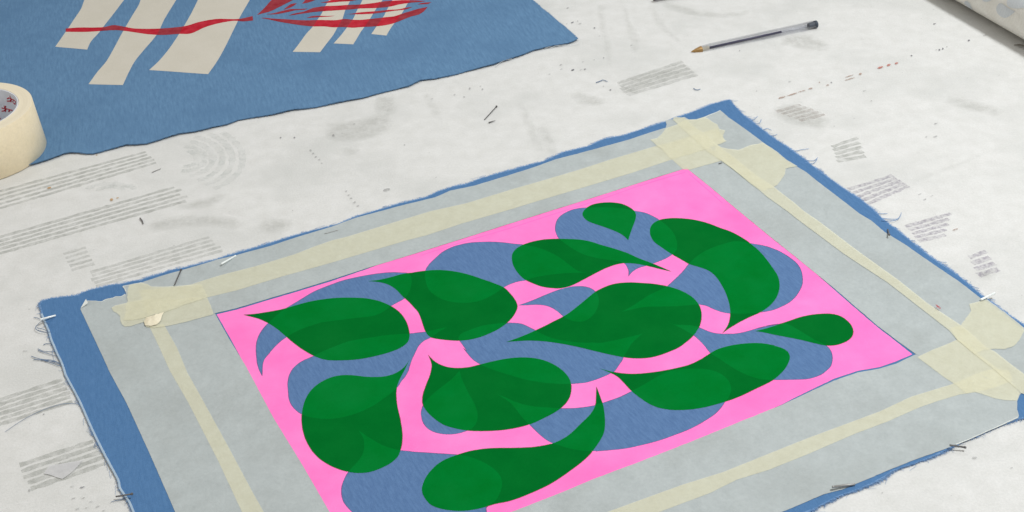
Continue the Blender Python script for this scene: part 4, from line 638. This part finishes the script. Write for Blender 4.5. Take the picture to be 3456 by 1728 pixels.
M['roll_side'] = surf('tape_roll_back', (232, 217, 184), (237, 223, 193), scale=60, bump=.12, bscale=900, grain=.03, spec=.2, rough=.6)
M['core'] = surf('cardboard_core', (212, 214, 220), (224, 226, 230), scale=80, bump=.1, grain=.02)
M['mark'] = surf('red_core_print', (180, 36, 52), (190, 50, 64), scale=200, bump=0)
M['rollcloth'] = surf('off_white_rolled_cotton', (218, 215, 206), (226, 224, 217), scale=60, bump=.35, bscale=1500, weave=220, grain=.03, spec=.05)
M['blotch'] = surf('grey_blue_leaf_print', (196, 201, 204), (204, 208, 210), scale=110, bump=.3, bscale=1500, weave=220, grain=.03, spec=.05)
M['flap'] = plain('shaded_flap', (120, 116, 108), .9, 0, .1)  # flap at the roll's edge, its shade put into the dark grey
# rings on the top of the tape roll
def ring_mat():
    m, nt, out = nodes('tape_edges'); L = nt.links.new
    tc = N(nt, 'ShaderNodeTexCoord'); sx = N(nt, 'ShaderNodeSeparateXYZ'); L(tc.outputs['Object'], sx.inputs[0])
    cx = N(nt, 'ShaderNodeCombineXYZ'); L(sx.outputs[0], cx.inputs[0]); L(sx.outputs[1], cx.inputs[1])
    ln = N(nt, 'ShaderNodeVectorMath', operation='LENGTH'); L(cx.outputs[0], ln.inputs[0])
    mu = N(nt, 'ShaderNodeMath', operation='MULTIPLY'); mu.inputs[1].default_value = 2400; L(ln.outputs['Value'], mu.inputs[0])
    n = N(nt, 'ShaderNodeTexNoise', noise_dimensions='1D', Scale=1.0, Detail=3.0); L(mu.outputs[0], n.inputs['W'])
    r = N(nt, 'ShaderNodeValToRGB'); r.color_ramp.elements[0].color = lin((220, 208, 182)); r.color_ramp.elements[1].color = lin((234, 224, 200))
    r.color_ramp.elements[0].position = .3; r.color_ramp.elements[1].position = .7
    L(n.outputs['Fac'], r.inputs[0])
    b = N(nt, 'ShaderNodeBsdfPrincipled', Roughness=.7); L(r.outputs[0], b.inputs['Base Color'])
    bp = N(nt, 'ShaderNodeBump', Strength=.25, Distance=.0004); L(n.outputs['Fac'], bp.inputs['Height']); L(bp.outputs[0], b.inputs['Normal'])
    L(b.outputs[0], out.inputs[0]); return m
M['rings'] = ring_mat()

# ------------------------------------------------------------------ the table
def table():
    V = [(-3, -1, 0), (3, -1, 0), (3, 4.5, 0), (-3, 4.5, 0), (-3, -1, -.04), (3, -1, -.04), (3, 4.5, -.04), (-3, 4.5, -.04)]
    F = [[0, 1, 2, 3], [7, 6, 5, 4], [0, 4, 5, 1], [1, 5, 6, 2], [2, 6, 7, 3], [3, 7, 4, 0]]
    t = obj('table_surface', V, F, M['table'])
    tag(t, 'off-white canvas print table top with faint grey stripes and specks', kind='structure')
    t['_base'] = (0, 0, 0)
    z0 = .00012
    def ribbon(a, b, w, V, F, z, seed):
        a = Vector(a); b = Vector(b); d = b - a; n = Vector((-d.y, d.x)).normalized(); k = max(3, int(d.length / .004)); s0 = len(V)
        for i in range(k + 1):
            p = a + d * i / k
            c = noise.noise(Vector((p.x * 60, p.y * 60, seed))) * w * .22
            h = w * 1.1 * (.8 + .5 * noise.noise(Vector((p.x * 260, p.y * 260, seed + 4))))
            q = p + n * (c + h); r = p + n * (c - h)
            V.append((q.x, q.y, z)); V.append((r.x, r.y, z))
        for i in range(k):
            F.append([s0 + 2 * i, s0 + 2 * i + 1, s0 + 2 * i + 3, s0 + 2 * i + 2])
    for i, s_ in enumerate(D['staves']):
        V, F = [], []
        for j, (a, b) in enumerate(s_['lines']):
            a = Vector(a); b = Vector(b); e = (b - a) * .03
            ribbon(a + e * random.uniform(-.6, .6), b + e * random.uniform(-.6, .6), s_['w'], V, F, z0 + i * 2e-5, i * 7 + j)
        m = M[s_['col']]
        if s_['col'] == 'grey' and s_['a'] < .6: m = M['grey2']
        obj('stripe_stain', V, F, m, t)
    V, F = [], []
    for k, a in enumerate(D['arcs']):
        for i in range(len(a) - 1): ribbon(a[i], a[i + 1], .0035, V, F, .0004, k)
    obj('swirl_stain', V, F, M['arc'], t)
    for i, s_ in enumerate(D['smudges']):
        p = smooth_loop(s_['p'], .006)
        v, f, of = arrange([p], .006)
        V, F = submesh(v, f, [k for k in range(len(f)) if of[k]], lambda x, y: .00042 + i * 2e-5)
        o = obj('smear_stain', V, F, M['faint'], t)
        at = o.data.attributes.new('fade', 'FLOAT', 'POINT')
        for q, (x, y, z) in enumerate(V): at.data[q].value = min(1, seg_dist(Vector((x, y)), p) / .009)
    p = smooth_loop(D['patch_white'], .004, 40); v, f, of = arrange([p], .02)
    V, F = submesh(v, f, [k for k in range(len(f)) if of[k]], lambda x, y: .0007)
    obj('white_paint_patch', V, F, M['white_patch'], t)
    by = {}
    for c, poly in D['specks']: by.setdefault(c, []).append(poly)
    for c, ps in by.items():
        V, F = [], []
        for poly in ps:
            s0 = len(V)
            for k, (x, y) in enumerate(poly):
                j = noise.noise(Vector((x * 900, y * 900, k))) * .0006
                V.append((x + j, y - j * .6, .0008))
            F.append(list(range(s0, len(V))))
        obj('paint_specks', V, F, M['sp_' + c], t)
    # fine scattered grime
    V, F = [], []
    for k in range(420):
        x = random.uniform(-.75, .75); y = random.uniform(.6, 1.6); r = random.uniform(.0002, .0007) * (1 if random.random() < .93 else 2)
        a0 = random.uniform(0, 6); s0 = len(V); e = random.uniform(.4, 1)
        for q in range(6):
            a = a0 + q * math.pi / 3; V.append((x + math.cos(a) * r * 1.4, y + math.sin(a) * r * e, .0009))
        F.append(list(range(s0, len(V))))
    obj('paint_specks', V, F, M['sp_grey'], t)
table()

# ------------------------------------------------------------------ heights of the two cloths
out1 = [Vector(p) for p in D['cloth1']]
out1r = ragged(D['cloth1'], .0007, .003, 5)
def z_c1(x, y):
    d = seg_dist(Vector((x, y)), out1)
    e = math.exp(-d / .007)
    return .0009 + .0012 * wave(x, y, 12, 3) + e * (-.0003 + .0017 * wave(x, y, 30, 9))
def z_c2(x, y):
    return .0008 + .0011 * wave(x, y, 8, 1)

# ------------------------------------------------------------------ upper-left cloth
def cloth_one():
    b = (-.35, 1.5, 0)
    r = root('printed_cloth', b, 'blue cotton cloth with off-white bars and red strokes, far left', 'cloth')
    bars = [ccw(smooth_loop(p, .003, 40)) for p in D['bars']]
    reds = [ccw(ragged(smooth_loop(p, .003, 70), .0003, .0012, i)) for i, p in enumerate(D['red'])]
    v, f, of = arrange([out1r] + bars + reds, .009)
    nb = len(bars); cz = {}
    def zf(x, y, off=0):
        k = (round(x, 5), round(y, 5))
        if k not in cz: cz[k] = z_c1(x, y)
        return cz[k] + off
    allk = [k for k in range(len(f)) if 0 in of[k]]
    V, F = submesh(v, f, allk, zf); V, F = skirt(V, F, .0004)
    obj('cloth', V, F, M['cloth1'], r, smooth=False)
    for i in range(nb):
        ks = [k for k in allk if 1 + i in of[k]]
        V, F = submesh(v, f, ks, lambda x, y: zf(x, y, .00008))
        obj('bar_print', V, F, M['bare'], r)
    for i in range(len(reds)):
        ks = [k for k in allk if 1 + nb + i in of[k]]
        if not ks: continue
        V, F = submesh(v, f, ks, lambda x, y: zf(x, y, .00016))
        idx = [0 if any(1 <= q <= nb for q in of[k]) else 1 for k in ks]
        obj('brush_stroke_print', V, F, [M['redw'], M['redb']], r, idx=idx)
    # fuzz along the torn near edge
    fuzz(r, out1, z_c1, 5200, lambda p: p.y < 1.45, .0022, M['cloth1'])
    for n_ in ('white_a', 'white_b'):
        pts = [Vector(q) + Vector((0, 0, .001)) for q in D['threads'][n_]]
        V, F = tube(spl(pts), .0002); obj('loose_thread', V, F, M['white_yarn'], r)
    return r

def spl(pts, k=6):
    P = [Vector(p) for p in pts]; out = []
    for i in range(len(P) - 1):
        p0 = P[max(i - 1, 0)]; p1 = P[i]; p2 = P[i + 1]; p3 = P[min(i + 2, len(P) - 1)]
        for j in range(k):
            t = j / k
            out.append(.5 * ((2 * p1) + (p2 - p0) * t + (2 * p0 - 5 * p1 + 4 * p2 - p3) * t * t + (3 * p1 - p0 - 3 * p2 + p3) * t ** 3))
    out.append(P[-1]); return out

def fuzz(parent, outline, zf, n, cond, length, mat):
    """short frayed fibres standing off the edge, one mesh"""
    P = [Vector(p) for p in outline]
    area = sum(P[i - 1].x * P[i].y - P[i].x * P[i - 1].y for i in range(len(P)))
    segs = [(P[i - 1], P[i]) for i in range(len(P))]; segs = [s_ for s_ in segs if cond((s_[0] + s_[1]) / 2)]
    tot = sum((b - a).length for a, b in segs); V, F = [], []
    for a, b in segs:
        d = b - a; m = int(n * d.length / tot + random.random()); nn = Vector((d.y, -d.x)).normalized() * (1 if area > 0 else -1)
        for _ in range(m):
            t = random.random(); p = a + d * t - nn * .0004
            dens = .35 + .65 * max(0, noise.noise(Vector((p.x * 70, p.y * 70, 2))) + .5)
            l = length * random.uniform(.3, 1.15) * dens + .0004
            e = nn.copy(); e.rotate(Matrix.Rotation(random.gauss(0, .45), 2)); w = Vector((-e.y, e.x)) * random.uniform(.00012, .0003)
            z = zf(p.x, p.y); q = p + e * l
            s0 = len(V)
            V += [(p.x + w.x, p.y + w.y, z), (p.x - w.x, p.y - w.y, z), (q.x, q.y, max(.0003, z + random.uniform(-.0012, .0006)))]
            F.append([s0, s0 + 1, s0 + 2])
    if F:
        o = obj('frayed_edge', V, F, mat, parent); o['kind'] = 'stuff'
cloth_one()

# ------------------------------------------------------------------ the near cloth with pink and green leaf print
def inpoly(p, poly):
    c = False; j = len(poly) - 1
    for i in range(len(poly)):
        a, b = poly[i], poly[j]
        if (a.y > p.y) != (b.y > p.y) and p.x < (b.x - a.x) * (p.y - a.y) / (b.y - a.y) + a.x: c = not c
        j = i
    return c

def rim(poly, wo, wi, ok, V, F, ix, mi, off):
    """thin line where one ink overprints the edge of another"""
    P = ccw([Vector(p) for p in poly]); n = len(P); nr = []
    for i in range(n):
        d = P[(i + 1) % n] - P[i - 1]
        nr.append(Vector((d.y, -d.x)).normalized() if d.length > 1e-9 else Vector((0, 0)))
    for i in range(n):
        j = (i + 1) % n; m = (P[i] + P[j]) / 2 + nr[i] * .0006
        if not ok(m): continue
        s0 = len(V)
        for k in (i, j):
            w = .7 + .6 * noise.noise(Vector((P[k].x * 200, P[k].y * 200, 1)))
            for q in (P[k] + nr[k] * wo * w, P[k] - nr[k] * wi * w): V.append((q.x, q.y, z_c2(q.x, q.y) + off))
        F.append([s0, s0 + 1, s0 + 3, s0 + 2]); ix.append(mi)

def cloth_two():
    b = (.05, 1.0, 0)
    r = root('leaf_print_cloth', b, 'blue cloth screen-printed with green leaves on fluorescent pink', 'cloth')
    out = ragged(D['cloth2'], .0005, .003, 2)
    pink = ragged(D['pink'], .00022, .003, 8)
    pet = [smooth_loop(p, .0025) for p in D['petals']]
    lf = [smooth_loop(p, .0025) for p in D['leaves']]
    rg = [[Vector(q) for q in p] for p in D['pink_ridge']]
    polys = [out, pink] + pet + lf + rg
    v, f, of = arrange(polys, .011)
    a, b_, c = 2, 2 + len(pet), 2 + len(pet) + len(lf)
    inside = [k for k in range(len(f)) if 0 in of[k]]
    V, F = submesh(v, f, inside, z_c2)
    ispet = lambda s_: any(a <= q < b_ for q in s_)
    idx = [1 if (1 in of[k]) else 0 for k in inside]
    n0 = len(F); V, F = skirt(V, F, .0003); idx = idx + [0] * (len(F) - n0)
    obj('cloth', V, F, [M['cloth2'], M['petal']], r, idx=idx)
    ks = [k for k in inside if 1 in of[k] and not ispet(of[k])]
    V, F = submesh(v, f, ks, lambda x, y: z_c2(x, y) + .00006)
    ix = [1 if any(q >= c for q in of[k]) else 0 for k in ks]
    for p in pet: rim(p, .00025, .00045, lambda q: not any(inpoly(q, l) for l in lf), V, F, ix, 2, .00009)
    obj('pink_print', V, F, [M['pink'], M['ridge'], M['rimp']], r, idx=ix)
    for i in range(len(lf)):
        ks = [k for k in inside if b_ + i in of[k]]
        V, F = submesh(v, f, ks, lambda x, y: z_c2(x, y) + .00012)
        ix = [0 if ispet(of[k]) or 1 not in of[k] else 1 for k in ks]
        rim(lf[i], .0003, .0001, lambda q: not any(inpoly(q, l) for l in pet), V, F, ix, 2, .00015)
        obj('leaf_print', V, F, [M['greenb'], M['greenp'], M['rimg']], r, idx=ix)
    O = [Vector(p) for p in D['cloth2']]
    fuzz(r, O, z_c2, 22000, lambda p: True, .0036, M['fringe'])
    # longer frayed threads down the right edge
    V, F = [], []
    for i in range(len(O)):
        a, c_ = O[i - 1], O[i]; m = (a + c_) / 2
        if not (.19 < m.x < .62 and m.y > 1.12): continue
        if (c_ - a).y > 0: continue
        for _ in range(max(1, int((c_ - a).length / .0032))):
            t = random.random(); p = a.lerp(c_, t) - Vector((.001, .0002)); l = random.uniform(.004, .011) * random.choice((.5, .8, 1))
            an = random.gauss(-.12, .22); bd = random.gauss(0, .5); z = z_c2(p.x, p.y); pts = []
            for q in range(6):
                pts.append((p.x, p.y, max(.0004, z - .0002 * q))); p = p + Vector((math.cos(an), math.sin(an))) * l / 5; an += bd / 5
            tube(pts, .00018, .00008, 4, V, F)
    for i in range(len(O)):
        a, c_ = O[i - 1], O[i]; m = (a + c_) / 2
        for _ in range(int((c_ - a).length / .006 + random.random())):
            if .19 < m.x < .62 and m.y > 1.12: continue
            d = (c_ - a).normalized(); nn = Vector((-d.y, d.x)); p = a.lerp(c_, random.random()); l = random.uniform(.002, .006)
            q = p + nn * l * .5 + d * random.gauss(0, l * .4); s_ = p + nn * l * .8 + d * random.gauss(0, l * .7); z = z_c2(p.x, p.y)
            tube([(p.x, p.y, z), (q.x, q.y, max(.0005, z * .8)), (s_.x, s_.y, .0005)], .00014, .00007, 4, V, F)
    o = obj('fringe_threads', V, F, M['fringe'], r); o['kind'] = 'stuff'
    # pale selvedge along the left edge
    i0 = min(range(len(O)), key=lambda i: (O[i] - Vector(D['cloth2'][-1])).length)
    left = [p for p in O[-18:]]
    V, F = tube(spl([Vector((p.x - .0006, p.y, .0013)) for p in left], 3), .0008); obj('selvedge', V, F, M['selv'], r)
    for k, pts in D['threads'].items():
        if k in ('white_a', 'white_b', 'curl_table', 'curl_pale'): continue
        w = .00032 if k.startswith('g_') or k.startswith('fr') else .0003
        if k == 'long': w = .00022
        V, F = tube(spl(pts), w, w * .6); obj('loose_thread', V, F, M['fringe'] if k[:2] in ('g_', 'fr') else M['yarn'], r)
    return r
cloth_two()

# ------------------------------------------------------------------ paper frame and tape
def sheet(name, pts, off, mat, label, cat, group, spacing=.012, rag=.0001, curl=0.):
    p = ragged(pts, rag, .0025, off * 1e4)
    cx = sum(q[0] for q in pts) / len(pts); cy = sum(q[1] for q in pts) / len(pts)
    v, f, of = arrange([p], spacing)
    V, F = submesh(v, f, [k for k in range(len(f)) if of[k]], lambda x, y: z_c2(x, y) + off)
    if curl:
        V = [(x, y, z + curl * math.exp(-seg_dist(Vector((x, y)), p) / .002) * wave(x, y, 90, 2)) for x, y, z in V]
    n = len(F)
    o = obj(name, V, F, mat, base=(cx, cy, 0)); o['_base'] = (cx, cy, 0)
    return tag(o, label, cat, group)
G = 'newsprint strips masking the edges of the print'
sheet('paper_strip', D['paper_right'], .00012, M['paper'], 'grey newsprint strip along the right edge of the pink print', 'paper', G, rag=.0002, curl=.0003)
pl0 = sheet('paper_strip', D['paper_left'], .00012, M['paper'], 'grey newsprint strip along the left edge of the pink print', 'paper', G, curl=.0002)
pt = sheet('paper_strip', D['paper_top'], .00018, M['paper'], 'grey newsprint strip along the far top edge of the pink print, torn at both ends', 'paper', G, rag=.0002, curl=.0003)
pb = sheet('paper_strip', D['paper_bottom'], .00012, M['paper'], 'grey newsprint strip along the near bottom edge of the pink print', 'paper', G, rag=.0002, curl=.0003)
T = 'strips of masking tape on the newsprint'
sheet('tape_strip', D['band_left'], .00026, M['tape'], 'long narrow masking tape strip down the left newsprint', 'tape', T)
sheet('tape_strip', D['band_top'], .00036, M['tape'], 'long masking tape strip along the far top newsprint', 'tape', T)
sheet('tape_strip', D['band_bottom'], .00031, M['tape'], 'long masking tape strip along the near bottom newsprint', 'tape', T)
pl = sheet('tape_strip', D['patch_left_lower'], .00044, M['tape'], 'torn tape piece with a crumpled fold above the left tape strip', 'tape', T, .008, .0004, .0005)
sheet('tape_strip', D['patch_left_upper'], .00058, M['tape'], 'wrinkled torn tape piece at the far left end, over the far top strip', 'tape', T, .008, .0004, .0004)
sheet('tape_strip', D['patch_far_lower'], .00044, M['tape'], 'small tape square touching the far corner of the pink print', 'tape', T, .01, .0002)
sheet('tape_strip', D['patch_far_upper'], .00052, M['tape'], 'torn-ended tape piece crossing the far corner of the newsprint', 'tape', T, .01, .0005, .0004)
sheet('tape_strip', D['patch_far_side'], .00066, M['tape'], 'broad torn tape piece reaching the right cloth edge near the far corner', 'tape', T, .01, .0004, .0003)
sheet('tape_strip', D['patch_near_lower'], .00044, M['tape'], 'tape piece from the near right pink corner to the bare blue spot', 'tape', T, .01, .0002)
sheet('tape_strip', D['patch_near_side'], .00052, M['tape'], 'broad torn tape piece beside the white pin on the right edge', 'tape', T, .01, .0004, .0003)
sheet('tape_strip', D['band_right'], .00075, M['tape'], 'long masking tape strip down the right newsprint', 'tape', T)
M['torn'] = surf('torn_paper_fibre', (212, 216, 212), (224, 227, 222), scale=300, bump=0)
for owner, k in ((pl0, 'torn_left'), (pt, 'torn_far'), (pb, 'torn_near')):
    for line in D[k]:
        pts = [(x, y, z_c2(x, y) + .0003) for x, y in line]; pts = spl(pts, 5)
        pts = [p + Vector((noise.noise(p * 500), noise.noise(p * 500 + Vector((9, 0, 0))), 0)) * .0003 for p in pts]
        V, F = tube(pts, .0004, .0003, 5); obj('torn_edge', V, F, M['torn'], owner)
V, F = [], []
fc = [(x, y) for x, y in D['folded_corner']]
V = [(x, y, z_c2(x, y) + h) for (x, y), h in zip(fc, (.0004, .0012, .0028, .0022, .0009))]
obj('folded_corner', V, [[0, 1, 2], [0, 2, 3], [0, 3, 4]], M['torn'], pl0)
# crumpled fold on the left piece
p = [Vector(q) for q in D['crumple']]
v, f, of = arrange([p], .0035)
V, F = submesh(v, f, [k for k in range(len(f)) if of[k]], lambda x, y: z_c2(x, y) + .0012)
V = [(x + .0006 * noise.noise(Vector((x * 300, y * 300, 1))), y, z + min(1, seg_dist(Vector((x, y)), p) / .003) * (.0012 + .0045 * abs(noise.noise(Vector((x * 190, y * 190, 4)))))) for x, y, z in V]
obj('crumpled_fold', V, F, M['tape_thick'], pl)
V, F = [], []
for k in D['pinkmark']:
    tube([(x, y, .0042) for x, y in k], .00022, V=V, F=F)
obj('pink_scribble', V, F, M['mark'], bpy.data.objects['paper_strip'])

# ------------------------------------------------------------------ pins and scraps
def pin(key, label, mat, r=.00048, hr=.0009, group='dressmaking pins'):
    x0, y0, z0, x1, y1, z1 = D['pins'][key]; a = Vector((x0, y0, z0)); b = Vector((x1, y1, z1))
    o = root('pin', (x0, y0, 0), label, 'pin', group)
    V, F = tube([a, a.lerp(b, .06), b], r, r, 8)
    obj('shank', V, F, mat, o, smooth=True)
    d = (b - a).normalized()
    V, F = lathe([(-.0006, .0001), (-.0006, hr), (.0003, hr), (.0006, hr * .5), (.0006, .0001)], b, d, 12)
    obj('head', V, F, mat, o, smooth=False)
pin('loose', 'loose dark pin lying on the canvas between the two cloths', M['steel_dark'])
pin('top_white', 'bright pin leaning over the far newsprint edge, right of the dark one', M['steel_bright'], .0008)
pin('top_dark', 'dark pin through the far newsprint edge near its torn left end', M['steel_dark'], .00055)
pin('corner_white', 'bright pin in the far left blue cloth corner', M['steel_bright'], .0008)
pin('left_low', 'dark pin across the left cloth edge, low in the photo', M['steel_dark'], .00055)
pin('bottom_right', 'dark pin across the near right paper edge', M['steel_dark'], .0006)
pin('bottom_mid', 'grey pin flat on the near newsprint beside the frayed blue edge', M['steel'], .0008)
pin('right_white', 'bright pin crossing the right cloth edge above the broad tape', M['steel_bright'], .0009)
pin('right_edge', 'short dark pin with a shiny head in the right blue border', M['steel_dark'], .00055)
pin('top_pale', 'pale pin on the middle of the far newsprint strip', M['steel'], .0003, .0007)

def bit(key, name, label, cat, mat, r, r1=None):
    x0, y0, z0, x1, y1, z1 = D['bits'][key]
    a = Vector((x0, y0, z0 + r)); b = Vector((x1, y1, z1 + r)); m = a.lerp(b, .5) + Vector((.0003, .0004, 0))
    V, F = tube([a, m, b], r, r1, 7)
    o = obj(name, V, F, mat, base=(x0, y0, 0)); tag(o, label, cat)
bit('lead', 'wire_stub', 'tiny pointed dark wire just below the loose pin', 'wire', M['steel_dark'], .0007, .0002)
bit('mark_a', 'thread_scrap', 'short dark thread scrap at the end of the far grey stripes', 'thread', M['steel_dark'], .0003, .0002)
bit('stub', 'wire_stub', 'short dark stub below the second set of grey stripes', 'wire', M['steel_dark'], .0006, .0004)
bit('top_black', 'pen_cap', 'black plastic piece cut by the top edge of the photo', 'cap', M['black'], .0018)
bit('dash', 'thread_scrap', 'tiny dark scrap on the newsprint by the far tape corner', 'thread', M['steel_dark'], .0005, .0003)
for key, lb, mt in (('curl_table', 'curled grey thread on the canvas between blue cloth corner and pen', M['yarn']),
                    ('curl_pale', 'small pale curled thread above the far corner of the leaf cloth', M['yarn'])):
    pts = D['threads'][key]; V, F = tube(spl(pts), .00045, .0003)
    tag(obj('loose_thread', V, F, mt, base=(pts[0][0], pts[0][1], 0)), lb, 'thread')

# ------------------------------------------------------------------ ballpoint pen
def pen():
    x0, y0, z0, x1, y1, z1 = D['pen']; a = Vector((x0, y0, z0)); b = Vector((x1, y1, z1))
    r = root('ballpoint_pen', (x0, y0, 0), 'clear ballpoint pen with brass tip and dark end plug on canvas', 'pen')
    d = (b - a); L = d.length; d.normalize()
    V, F = lathe([(0, .0002), (.0012, .0006), (.0022, .0010), (.005, .0020), (.0090, .0031), (.0118, .0036)], a, d, 20)
    obj('brass_tip', V, F, M['brass'], r, smooth=True)
    V, F = lathe([(.0118, .0030), (.012, .0024), (.020, .0024), (.0202, .001)], a, d, 20)
    obj('tip_holder', V, F, M['sleeve'], r, smooth=True)
    # barrel: hexagonal tube tapering to the neck, wall modelled
    V, F = lathe([(.0119, .0032), (.013, .0037), (.018, .0040), (.022, .0043), (L - .004, .0044), (L - .0035, .0044), (L - .0035, .0034), (.022, .0032), (.0122, .0026)], a, d, 6)
    obj('barrel', V, F, M['barrel'], r)
    V, F = tube([a + d * .0192, a + d * L * .55, a + d * (L * .712)], .00125, .00125, 10); obj('ink_refill', V, F, M['ink'], r, smooth=True)
    V, F = tube([a + d * (L * .712), a + d * (L * .94)], .0013, .0013, 10); obj('empty_refill', V, F, M['barrel'], r, smooth=True)
    V, F = lathe([(L - .010, .0005), (L - .010, .0031), (L - .003, .0033), (L - .003, .0041), (L - .0005, .0040), (L, .0034), (L, .0004)], a, d, 20)
    obj('end_plug', V, F, M['plug'], r, smooth=False)
pen()

# ------------------------------------------------------------------ masking tape roll
def roll():
    q = D['roll']; cx, cy = q['c']; h = q['h']; zb = .0006
    r = root('masking_tape_roll', (cx, cy, 0), 'roll of cream masking tape standing on the blue cloth, cut by the left edge', 'tape roll')
    S = 96
    def ringV(prof):
        V, F = [], []
        for rr, z in prof:
            for k in range(S):
                t = 2 * math.pi * k / S; V.append((cx + rr * math.cos(t), cy + rr * math.sin(t), z))
        for i in range(len(prof) - 1):
            for k in range(S):
                a = i * S + k; b = i * S + (k + 1) % S; F.append([a, b, b + S, a + S])
        return V, F
    r0, r1, ri = q['r0'], q['r1'], q['ri']
    prof = [(ri, zb), (r0 - .0006, zb), (r0, zb + .0006), (r0 - (r0 - r1) * .5, h * .5), (r1 + .0001, h - .0004), (r1 - .0004, h)]
    V, F = ringV(prof)
    obj('tape_back', V, F, M['roll_side'], r, smooth=True)
    prof = [(r1 - .0004, h), (r1 - .004, h + .0003), (r1 - .008, h - .0001), (ri, h + .0002), (ri, zb)]
    V, F = ringV(prof); obj('tape_edges', V, F, M['rings'], r)
    co = ri - .0003; ci = ri - .0015
    V, F = ringV([(co, zb), (co, h), (ci + .0003, h + .0001), (ci, h - .0003), (ci, zb)]); c = obj('cardboard_core', V, F, M['core'], r, smooth=True)
    V, F = [], []
    for k in D['core_marks']:
        tube([(cx + (ci - .0001) * math.cos(t), cy + (ci - .0001) * math.sin(t), z) for t, z in k], .0006, V=V, F=F)
    o = obj('red_lettering', V, F, M['mark'], r)
    # lifted tape end on top rim
roll()

# ------------------------------------------------------------------ rolled printed fabric at the far right
def fabric_roll():
    q = D['froll']; ax = Vector(q['ax']); u = Vector(q['u']); n = Vector(q['n']); R = q['R']; z = Vector((0, 0, 1))
    r = root('fabric_roll', (ax.x, ax.y, 0), 'roll of off-white cloth with grey-blue leaf print, far right corner', 'fabric roll')
    a0, a1 = -.55, .6; S = 64; K = 60
    def at(s_, t, e=0.):
        rr = R + e + .0006 * noise.noise(Vector((s_ * 22, t * 1.5, 0)))
        return ax + u * s_ + (n * math.cos(t) + z * math.sin(t)) * rr
    V = [tuple(at(a0 + (a1 - a0) * i / K, 2 * math.pi * k / S)) for i in range(K + 1) for k in range(S)]
    F = [[i * S + k, i * S + (k + 1) % S, (i + 1) * S + (k + 1) % S, (i + 1) * S + k] for i in range(K) for k in range(S)]
    F += [list(range(S)), [K * S + k for k in range(S)][::-1]]
    obj('rolled_cloth', V, F, M['rollcloth'], r, smooth=True)
    bl = [[(a, t % (2 * math.pi)) for a, t in b] for b in D['blotches']]
    # the same leaf repeated round the roll
    extra = []
    for b in bl[:2]:
        for ds, dt in ((-.12, .35), (.02, -1.1), (.16, -.3), (.2, .8), (-.05, 1.4)):
            ex = [(a + ds, t - dt) for a, t in b]
            extra.append(ex)
    for k, b in enumerate(bl + extra):
        if k >= len(bl):
            m = sum(t for a, t in b) / len(b); s_ = sum(a for a, t in b) / len(b)
            if .0 < s_ < .125 and 2.2 < m < 4.4: continue
        pl_ = smooth_loop([(a, t * R) for a, t in b], .002, 50)
        v, f, of = arrange([pl_], .004)
        V = [tuple(at(p.x, p.y / R, .0003)) for p in v]
        obj('leaf_print', V, [list(g) for g, s9 in zip(f, of) if s9], M['blotch'], r)
    V = [(x, y, .0015 + .002 * i / 6) for i, (x, y) in enumerate(D['flap'])]
    V2, F2 = skirt(V, [list(range(len(V)))], .0008); obj('loose_thread', V2, F2, M['flap'], r)  # pointed flap off the roll, shadow painted in by its colour
fabric_roll()

# ------------------------------------------------------------------ light, camera, render
def area(name, loc, target, size, power, col=(1, 1, 1)):
    l = bpy.data.lights.new(name, 'AREA'); l.shape = 'RECTANGLE'; l.size = size[0]; l.size_y = size[1]; l.energy = power; l.color = col
    o = bpy.data.objects.new(name, l); COL.objects.link(o); o.location = loc
    o.rotation_euler = (Vector(target) - Vector(loc)).to_track_quat('-Z', 'Y').to_euler()
    return o
area('ceiling_lamp', (.85, .75, 1.7), (.2, 1.1, 0), (.3, .2), 26, (.985, 1, 1))
area('warm_fill', (-1.3, .35, 1.0), (-.5, 1.0, 0), (.5, .5), 2.6, (1, .86, .66))  # added fill with no visible source, warms the near left of the table
area('ceiling_lamp', (-.3, 3.0, 2.4), (0, 1.3, 0), (1.6, .5), 10, (.97, .99, 1))
w = bpy.data.worlds.new('World'); SC.world = w; w.use_nodes = True
bg = w.node_tree.nodes['Background']; bg.inputs[0].default_value = (1, .985, .965, 1); bg.inputs[1].default_value = .42

cam = bpy.data.cameras.new('camera'); co = bpy.data.objects.new('camera', cam); COL.objects.link(co)
Rm = D['cam']['R']                                   # rows: table axes in camera axes (x right, y down, z forward)
mw = Matrix(((Rm[0][0], -Rm[0][1], -Rm[0][2]), (Rm[1][0], -Rm[1][1], -Rm[1][2]), (Rm[2][0], -Rm[2][1], -Rm[2][2])))
co.matrix_world = Matrix.Translation((0, 0, D['cam']['H'])) @ mw.to_4x4()
cam.sensor_width = 36; cam.lens = D['cam']['f']; cam.clip_start = .01; cam.clip_end = 50
SC.camera = co
SC.render.engine = 'CYCLES'
SC.render.resolution_x = 1024; SC.render.resolution_y = 512
SC.cycles.transparent_max_bounces = 16
SC.view_settings.view_transform = 'Standard'; SC.view_settings.look = 'None'; SC.view_settings.exposure = 0; SC.view_settings.gamma = 1
for o in COL.objects:
    if '_base' in o: del o['_base']
